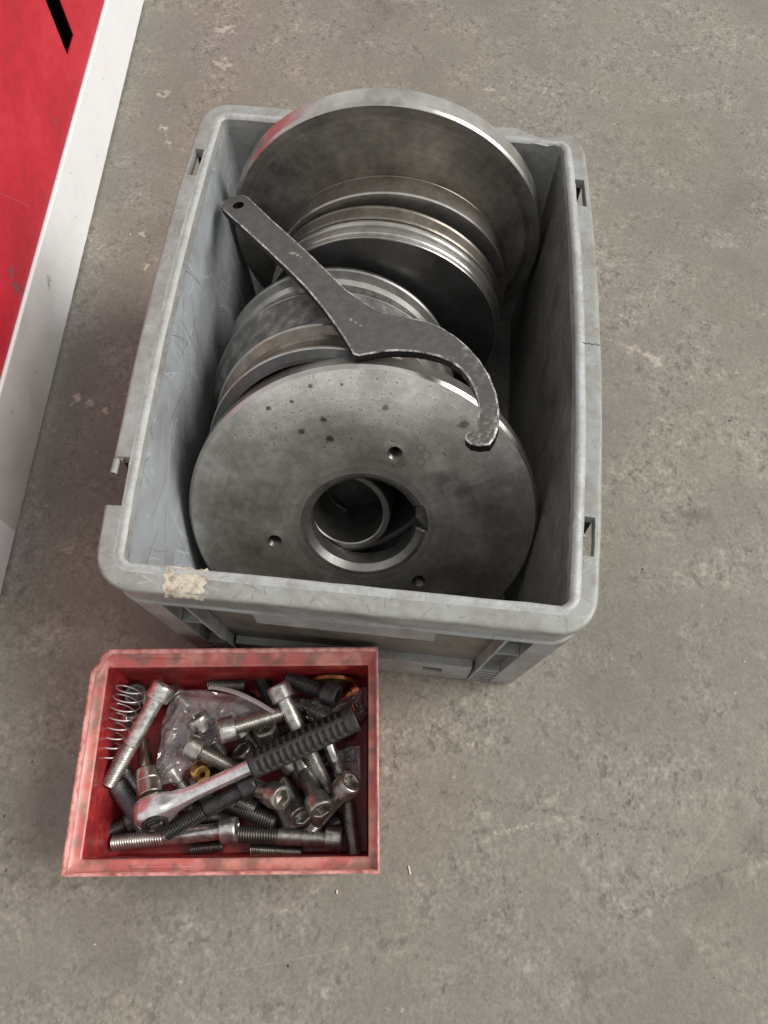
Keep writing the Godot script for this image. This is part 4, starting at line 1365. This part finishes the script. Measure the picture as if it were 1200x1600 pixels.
	# the ones buried deeper
	for s in [[-160, 22, 330, -100, 18, 318], [-40, 46, 322, -64, 30, 346], [-150, 30, 418, -100, 28, 424], [-24, 34, 392, 6, 26, 366], [-196, 22, 300, -170, 30, 318], [-120, 20, 300, -90, 30, 316], [-210, 12, 420, -180, 16, 440], [-136, 46, 412, -100, 40, 396], [-6, 24, 330, 14, 20, 300], [-112, 46, 330, -90, 40, 352], [-60, 20, 300, -10, 24, 318], [-140, 14, 372, -90, 20, 350], [-100, 34, 372, -60, 30, 348], [-50, 22, 332, -14, 18, 300], [-160, 16, 410, -110, 14, 430], [-60, 14, 420, -20, 24, 405], [-30, 22, 360, 8, 18, 346], [-170, 30, 352, -130, 34, 330], [-10, 12, 420, 16, 14, 405], [-120, 30, 320, -86, 26, 300], [-150, 40, 395, -112, 34, 378], [-20, 14, 290, 10, 16, 320], [-185, 16, 340, -190, 14, 385], [-84, 16, 400, -40, 12, 392], [-116, 42, 398, -84, 34, 410], [-60, 42, 360, -30, 36, 384], [-92, 40, 346, -60, 34, 326]]:
		bolt("buried_bolt", "oily bolt buried deep among the others in the red bin", V(s[0], s[1], s[2]), V(s[3], s[4], s[5]), ["bolt3", "bolt2", "bolt3", "black_bolt"][rng.randi() % 4], 1.0, 7.6, true, "bolts buried at the bottom of the bin")


# ------------------------------------------------------------------ ratchet with its socket
func build_ratchet() -> void:
	var head := V(-174, 72, 422) * 0.001
	var end := V(11, 88, 320) * 0.001
	var x := (end - head).normalized()
	var drive := Vector3(-0.30, -0.36, -0.88)
	drive = (drive - x * drive.dot(x)).normalized()
	var b := Basis(x, drive, x.cross(drive))
	var o := thing("ratchet_wrench", "chrome ratchet wrench with ribbed black rubber grip, lying on the bolts", "ratchet", Transform3D(b, head))
	var l: float = head.distance_to(end)
	# chrome head and shaft: flattened sections along x
	var mb := Mb.new()
	var rows: Array = []
	for s in [[-0.0178, 0.001, 0.002], [-0.0175, 0.006, 0.005], [-0.0155, 0.0098, 0.0098], [-0.0115, 0.0124, 0.0140], [-0.005, 0.0134, 0.0168], [0.003, 0.0134, 0.0172], [0.010, 0.0128, 0.0158], [0.016, 0.0112, 0.0130], [0.023, 0.0094, 0.0098], [0.032, 0.0082, 0.0078], [0.045, 0.0074, 0.0070], [0.065, 0.0070, 0.0068], [0.090, 0.0070, 0.0068], [0.102, 0.0072, 0.0070]]:
		var row := PackedVector3Array()
		for i in 40:
			var a: float = TAU * i / 40.0
			var ca: float = cos(a)
			var sa: float = sin(a)
			var k: float = 0.55 if s[0] < 0.02 else 0.85      # squarer at the head
			row.append(Vector3(s[0], s[1] * signf(ca) * pow(absf(ca), k), s[2] * signf(sa) * pow(absf(sa), k if s[0] > 0.02 else 0.8)))
		rows.append(row)
	mb.grid(rows, true, grp())
	put("shaft", mb, M.chrome, o)
	# dark ring with reversing lever on the face turned to the front wall, drive ring on the other
	mb = Mb.new()
	lathe(mb, PackedVector2Array([Vector2(0.0112, 0.0125), Vector2(0.0148, 0.0125), Vector2(0.0152, 0.0120), Vector2(0.0152, 0.0095), Vector2(0.0132, 0.0090), Vector2(0.0132, 0.0001)]), 40)
	var ring := put("gear_cover", mb, M.black_bolt, o)
	ring.rotation = Vector3(PI / 2.0, 0, 0)
	mb = Mb.new()
	box(mb, Vector3(0.002, -0.0155, 0.002), Vector3(0.013, 0.005, 0.006), 0.0015)
	put("reversing_lever", mb, M.black_bolt, o)
	mb = Mb.new()
	lathe(mb, PackedVector2Array([Vector2(0.011, 0.0120), Vector2(0.0150, 0.0120), Vector2(0.0155, 0.0115), Vector2(0.0155, 0.001)]), 40)
	ring = put("drive_ring", mb, M.black_bolt, o)
	ring.rotation = Vector3(-PI / 2.0, 0, 0)
	# grip: rows of slots broken by four smooth ridges
	mb = Mb.new()
	rows = []
	var g0: float = 0.100
	var gl: float = l - g0
	var n: int = 192
	var seg: int = 80
	for j in n + 1:
		var t: float = j / float(n)
		var r: float = 0.0128 + 0.0010 * sin(t * PI)
		if t < 0.02:
			r *= 0.86 + 7.0 * t
		if t > 0.93:
			r = lerpf(0.0128, 0.0146, (t - 0.93) / 0.07)
		if t > 0.985:
			r -= (t - 0.985) * 0.06
		var row := PackedVector3Array()
		for i in seg:
			var a: float = TAU * i / seg
			var rr: float = r
			var f: float = fposmod((t - 0.045) * 16.5, 1.0)
			var ridge: float = absf(wrapf((a - 1.72) * 4.0, -PI, PI)) / 4.0
			if t > 0.045 and t < 0.91 and ridge > 0.19:
				rr -= 0.0030 * smoothstep(0.30, 0.40, f) * (1.0 - smoothstep(0.84, 0.94, f)) * smoothstep(0.19, 0.23, ridge)
			row.append(Vector3(g0 + gl * t, rr * cos(a), rr * sin(a)))
		rows.append(row)
	mb.grid(rows, true, grp())
	put("grip", mb, M.rubber, o)
	mb = Mb.new()
	rows = []
	for s in [[0.0, 0.0138], [0.0004, 0.0128], [0.0002, 0.0115], [-0.0002, 0.0001]]:
		var row := PackedVector3Array()
		for i in 40:
			row.append(Vector3(l + s[0], s[1] * cos(TAU * i / 40.0), s[1] * sin(TAU * i / 40.0)))
		rows.append(row)
	mb.grid(rows, true, grp())
	put("grip_end", mb, M.rubber_end, o)
	# bit socket pushed on the drive
	var d := thing("bit_socket", "satin hexagon bit socket on the ratchet head, its bit under the clear bag", "socket", aim(drive, head + drive * 0.016))
	mb = Mb.new()
	lathe(mb, PackedVector2Array([Vector2(0.0, 0.006), Vector2(0.0, 0.0116), Vector2(0.0008, 0.0124), Vector2(0.0120, 0.0124), Vector2(0.0126, 0.0120), Vector2(0.0150, 0.0120), Vector2(0.0156, 0.0124), Vector2(0.0270, 0.0122), Vector2(0.0290, 0.0105), Vector2(0.0295, 0.005)]), 48)
	put("body", mb, M.socket, d)
	mb = Mb.new()
	lathe(mb, PackedVector2Array([Vector2(0.028, 0.0072), Vector2(0.064, 0.0072), Vector2(0.0655, 0.0062), Vector2(0.0655, 0.0001)]), 6)
	put("hexagon_bit", mb, M.socket, d)


func build_spring() -> void:
	var a := V(-222, 68, 306) * 0.001
	var z := V(-236, 58, 374) * 0.001
	var ax := (z - a).normalized()
	var u := Vector3(0.97, -0.02, 0.1)
	u = (u - ax * u.dot(ax)).normalized()
	# the coils lean: seen from above each ring shows as an ellipse
	var up := Vector3(0.05, 0.86, 0.5).normalized()
	var path := PackedVector3Array()
	var turns: float = 7.6
	for k in 340:
		var t: float = k / 339.0
		var an: float = TAU * turns * t
		var r: float = 0.0152
		path.append(a.lerp(z, t) + r * (u * cos(an) + up * 0.85 * sin(an)) - a)
	var mb := Mb.new()
	tube(mb, path, 0.00085, 8)
	var s := put("coil_spring", mb, M.spring)
	s.position = a
	tag(s, "thin bright coil spring along the left wall of the red bin", "spring")


func film_sheet(outline: Array, y: float, amp: float, sd: int, drop: float = 0.008) -> Mb:
	var mb := Mb.new()
	var nz := FastNoiseLite.new()
	nz.seed = sd
	nz.frequency = 1.0
	nz.fractal_octaves = 3
	nz.noise_type = FastNoiseLite.TYPE_CELLULAR
	nz.cellular_return_type = FastNoiseLite.RETURN_DISTANCE
	var nz2 := FastNoiseLite.new()
	nz2.seed = sd + 1
	nz2.frequency = 1.0
	var pts := PackedVector2Array()
	var per: int = 6
	var c := Vector2()
	for p in outline:
		c += Vector2(p[0], p[1]) * 0.001 / outline.size()
	for k in outline.size():
		var p0 := Vector2(outline[k][0], outline[k][1]) * 0.001
		var p1 := Vector2(outline[(k + 1) % outline.size()][0], outline[(k + 1) % outline.size()][1]) * 0.001
		for i in per:
			pts.append(p0.lerp(p1, i / float(per)))
	var rows: Array = []
	for j in range(0, 16):
		var t: float = 1.0 - j / 16.0
		var row := PackedVector3Array()
		for p in pts:
			var q: Vector2 = c.lerp(p, t)
			var h: float = y + amp * (0.8 * nz.get_noise_2d(q.x * 60.0 + 0.3 * nz2.get_noise_2d(q.y * 90.0, q.x * 90.0), q.y * 60.0) + 1.0 * nz2.get_noise_2d(q.x * 36.0, q.y * 36.0)) + 0.22 * amp * nz.get_noise_2d(q.x * 170.0, q.y * 120.0)
			h -= drop * smoothstep(0.75, 1.0, t)
			row.append(Vector3(q.x, h, q.y))
		rows.append(row)
	mb.grid(rows, true, -1)
	return mb


func build_bags() -> void:
	var o := thing("clear_bag", "crumpled clear plastic bag beside the long bright bolt", "plastic bag", Transform3D.IDENTITY, "clear bags in the red bin")
	var out := [[-176, 304], [-158, 303], [-125, 303], [-102, 306], [-71, 319], [-89, 329], [-121, 347], [-136, 358], [-144, 374], [-154, 381], [-157, 391], [-177, 397], [-185, 384], [-183, 372], [-186, 348], [-183, 325]]
	put("film", film_sheet(out, 0.073, 0.0085, 5), M.film, o)
	var low := film_sheet(out, 0.064, 0.006, 8)
	put("film", low, M.film, o)
	var mb := Mb.new()
	var rows: Array = [PackedVector3Array(), PackedVector3Array(), PackedVector3Array()]
	for k in 25:
		var t: float = k / 24.0
		var p := Vector3(lerpf(-0.140, -0.071, t), 0.078 + 0.003 * sin(t * 5.0), 0.300 + 0.019 * t * t)
		rows[0].append(p)
		rows[1].append(p + Vector3(-0.001, 0.0012, 0.002))
		rows[2].append(p + Vector3(-0.002, 0.0, 0.004))
	mb.grid(rows, false, grp())
	put("zip_strip", mb, M.film_strip, o)
	o = thing("clear_bag", "clear plastic bag of copper fittings in the back right corner", "plastic bag", Transform3D.IDENTITY, "clear bags in the red bin")
	put("film", film_sheet([[-52, 301], [-30, 297], [-16, 304], [4, 288], [17, 281], [20, 309], [14, 319], [-2, 313], [-25, 332], [-41, 316]], 0.062, 0.007, 15), M.film, o)
	o = thing("clear_bag", "clear plastic bag against the right wall, below the grip end", "plastic bag", Transform3D.IDENTITY, "clear bags in the red bin")
	put("film", film_sheet([[-8, 345], [6, 338], [19, 336], [24, 376], [16, 392], [6, 396], [-10, 375]], 0.064, 0.008, 25, 0.02), M.film, o)
	# fittings inside and behind
	rng.seed = 9
	bolt("copper_screw", "copper coloured screw in the bag of the back right corner", V(10, 54, 284), V(-14, 48, 300), "copper", 0.6, 4.5, true, "copper fittings in the corner bag")
	bolt("copper_screw", "lower copper screw in the corner bag, next to the grip end", V(8, 52, 302), V(-10, 42, 309), "copper", 0.7, 4.5, true, "copper fittings in the corner bag")
	mb = Mb.new()
	lathe(mb, PackedVector2Array([Vector2(-0.009, 0.003), Vector2(-0.009, 0.0068), Vector2(-0.008, 0.0075), Vector2(-0.001, 0.0075), Vector2(0.0, 0.0088), Vector2(0.006, 0.0088), Vector2(0.0072, 0.0076), Vector2(0.0072, 0.0030), Vector2(-0.009, 0.003)]), 28)
	var f := put("brass_fitting", mb, M.brass)
	f.transform = aim(Vector3(0.5, 0.6, 0.3), Vector3(-0.139, 0.060, 0.382))
	tag(f, "small brass fitting at the lower tip of the left clear bag", "fitting")
	mb = Mb.new()
	lathe(mb, PackedVector2Array([Vector2(-0.0022, 0.012), Vector2(-0.0022, 0.0255), Vector2(-0.0016, 0.0262), Vector2(0.0016, 0.0262), Vector2(0.0022, 0.0255), Vector2(0.0022, 0.012), Vector2(-0.0022, 0.012)]), 64)
	f = put("brass_ring", mb, M.brass)
	f.transform = aim(Vector3(0.07, 0.10, 0.99), Vector3(-0.018, 0.0455, 0.2815))
	tag(f, "brass ring standing on edge against the back wall of the bin", "ring")


# ------------------------------------------------------------------ cabinet and floor
func build_place() -> void:
	var mb := Mb.new()
	# fine in the middle, reaching the horizon
	var e := [-80.0, -20.0, -5.0, -1.5, 1.5, 5.0, 20.0, 80.0]
	for i in 7:
		for j in 7:
			mb.quad(Vector3(e[i], 0, e[j]), Vector3(e[i + 1], 0, e[j]), Vector3(e[i + 1], 0, e[j + 1]), Vector3(e[i], 0, e[j + 1]))
	var fl := put("concrete_floor", mb, M.floor)
	struct(fl)
	# cabinet: local x runs along its front, y up, z out of the front
	var along := Vector3(0.06537, 0.0, 0.99786)
	var nrm := Vector3(0.99786, 0.0, -0.06537)
	var c := thing("red_cabinet", "red sheet metal cabinet with vertical slots and white plinth", "cabinet", Transform3D(Basis(-along, Vector3.UP, nrm), Vector3(-0.495, 0.0, -0.895)))
	mb = Mb.new()
	# local x is minus the distance along the wall
	for s in [[-1.32, -0.3815, 0.1125, 0.40], [-0.3385, 0.9, 0.1125, 0.40], [-0.3815, -0.3385, 0.1125, 0.1605], [-0.3815, -0.3385, 0.36, 0.40]]:
		var q: Array = []
		for k in [[0, 2], [1, 2], [1, 3], [0, 3]]:
			q.append(Vector3(s[k[0]], s[k[1]], 0.0))
		var uv: Array = []
		for p in q:
			uv.append(Vector2(-p.x / 1.024, (0.512 - p.y) / 1.024))
		mb.quad(q[0], q[3], q[2], q[1], -1, uv[0], uv[3], uv[2], uv[1])
	for s in [[-0.3815, 0.1605, -0.3815, 0.36], [-0.3385, 0.1605, -0.3385, 0.36], [-0.3815, 0.1605, -0.3385, 0.1605], [-0.3815, 0.36, -0.3385, 0.36]]:
		var p0 := Vector3(s[0], s[1], 0)
		var p1 := Vector3(s[2], s[3], 0)
		var bk := Vector3(0, 0, -0.0016)
		mb.quad_to(p0, p1, p1 + bk, p0 + bk, Vector3(-0.36, 0.26, 0) - (p0 + p1) * 0.5)
	put("front_panel", mb, M.red_paint, c)
	mb = Mb.new()
	for s in [[Vector3(-1.32, 0.1125, 0), Vector3(-1.32, 0.40, 0), Vector3(-1.32, 0.40, -0.45), Vector3(-1.32, 0.1125, -0.45)], [Vector3(0.9, 0.1125, 0), Vector3(0.9, 0.40, 0), Vector3(0.9, 0.40, -0.45), Vector3(0.9, 0.1125, -0.45)], [Vector3(-1.32, 0.40, 0), Vector3(0.9, 0.40, 0), Vector3(0.9, 0.40, -0.45), Vector3(-1.32, 0.40, -0.45)]]:
		mb.quad_to(s[0], s[1], s[2], s[3], (s[0] + s[2]) * 0.5 - Vector3(-0.2, 0.5, -0.2))
	put("side_panel", mb, M.red_paint, c)
	mb = Mb.new()
	box(mb, Vector3(-0.36, 0.26, -0.06), Vector3(0.10, 0.26, 0.10), 0.0005)
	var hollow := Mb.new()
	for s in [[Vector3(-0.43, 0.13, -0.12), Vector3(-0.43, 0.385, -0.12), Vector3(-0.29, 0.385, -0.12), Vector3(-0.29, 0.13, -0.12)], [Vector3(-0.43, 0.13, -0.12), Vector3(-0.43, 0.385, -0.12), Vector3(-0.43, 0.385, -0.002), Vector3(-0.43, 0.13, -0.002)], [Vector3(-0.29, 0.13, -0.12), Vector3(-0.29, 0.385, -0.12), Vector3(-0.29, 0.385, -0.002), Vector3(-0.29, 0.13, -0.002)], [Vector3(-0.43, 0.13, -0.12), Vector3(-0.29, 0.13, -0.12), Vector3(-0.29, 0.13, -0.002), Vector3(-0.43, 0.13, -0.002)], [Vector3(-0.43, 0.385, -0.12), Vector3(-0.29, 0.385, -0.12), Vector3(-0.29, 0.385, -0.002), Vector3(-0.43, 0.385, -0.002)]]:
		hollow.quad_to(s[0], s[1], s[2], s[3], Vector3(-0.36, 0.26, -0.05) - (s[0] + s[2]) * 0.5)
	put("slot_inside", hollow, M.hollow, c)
	# plinth: a folded white sheet a little proud of the panel, with a worn top edge
	mb = Mb.new()
	var rows: Array = []
	for p in [[0.006, 0.0030], [0.0080, 0.0036], [0.1085, 0.0036], [0.1102, 0.0030], [0.1108, 0.0018], [0.1108, -0.003]]:
		var row := PackedVector3Array()
		for k in 180:
			row.append(Vector3(lerpf(-1.32, 0.9, k / 179.0), p[0] + rng.randfn(0, 0.0004 if p[0] < 0.02 else 0.00015), p[1]))
		rows.append(row)
	var g: int = grp(6)
	for j in 5:
		for k in 179:
			var q: Array = [rows[j][k], rows[j + 1][k], rows[j + 1][k + 1], rows[j][k + 1]]
			var uv: Array = []
			for p in q:
				uv.append(Vector2(-p.x / 1.024, (0.110 - p.y) / 1.024))
			mb.quad(q[0], q[1], q[2], q[3], g + j, uv[0], uv[1], uv[2], uv[3])
	put("plinth", mb, M.white_paint, c)
	# chips and crumbs lying on the concrete
	rng.seed = 31
	var chips := Mb.new()
	var crumbs := Mb.new()
	for k in 150:
		var x: float = rng.randf_range(-0.40, 0.62)
		var z: float = rng.randf_range(-0.95, 0.62)
		if absf(x) < 0.24 and absf(z) < 0.30 or x < 0.06 and x > -0.28 and z > 0.2 and z < 0.5:
			continue
		var s: float = rng.randf_range(0.0006, 0.0017)
		var xf := Transform3D(Basis(Vector3(rng.randf(), rng.randf(), rng.randf()).normalized(), rng.randf() * TAU), Vector3(x, s * 0.35, z))
		box(chips if rng.randf() < 0.45 else crumbs, Vector3.ZERO, Vector3(s * rng.randf_range(0.8, 2.0), s * 0.6, s), s * 0.2, xf)
	for s in [[0.076, 0.452, 0.0085, 0.3], [-0.395, -0.58, 0.003, 0.9], [0.005, 0.478, 0.004, 0.2]]:
		box(chips, Vector3.ZERO, Vector3(0.0016, 0.0012, s[2]), 0.0004, Transform3D(Basis(Vector3.UP, s[3]), Vector3(s[0], 0.0009, s[1])))
	for pair in [["pale_chips", chips, M.chip], ["dark_crumbs", crumbs, M.crumb]]:
		var o := put(pair[0], pair[1], pair[2])
		o.set_meta("kind", "stuff")
		tag(o, "%s scattered over the concrete floor" % ["tiny pale chips" if pair[0] == "pale_chips" else "tiny dark crumbs"], "floor debris")


func _ready() -> void:
	var cam := Camera3D.new()
	cam.name = "camera"
	cam.position = Vector3(0.048, 0.847, 0.438)
	cam.rotation_degrees = Vector3(-65.74, 4.91, 0.14)
	cam.fov = 68.28
	cam.near = 0.02
	cam.far = 300.0
	add_child(cam)
	cam.current = true
	var we := WorldEnvironment.new()
	we.name = "environment"
	var env := Environment.new()
	var sm := ProceduralSkyMaterial.new()
	sm.sky_top_color = Color(0.88, 0.88, 0.88)
	sm.sky_horizon_color = Color(0.97, 0.97, 0.965)
	sm.sky_curve = 0.25
	sm.ground_horizon_color = Color(0.40, 0.38, 0.36)
	sm.ground_bottom_color = Color(0.30, 0.28, 0.26)
	sm.energy_multiplier = 0.42
	var sky := Sky.new()
	sky.sky_material = sm
	env.sky = sky
	env.background_mode = Environment.BG_SKY
	env.tonemap_mode = Environment.TONE_MAPPER_LINEAR
	env.tonemap_exposure = 2.3
	env.sdfgi_enabled = true
	env.ssao_enabled = true
	env.ssil_enabled = true
	we.environment = env
	add_child(we)
	var sun := DirectionalLight3D.new()
	sun.name = "soft_sun"
	sun.light_energy = 0.5
	sun.light_color = Color(1.0, 0.99, 0.975)
	sun.light_angular_distance = 32.0
	sun.shadow_enabled = true
	sun.transform = aim(Vector3(0.76, 0.64, -0.10), Vector3(1, 2, 0))
	add_child(sun)

	make_materials()
	build_place()
	build_crate()
	build_discs()
	build_spanner()
	build_bin()
	build_bolts()
	build_ratchet()
	build_spring()
	build_bags()
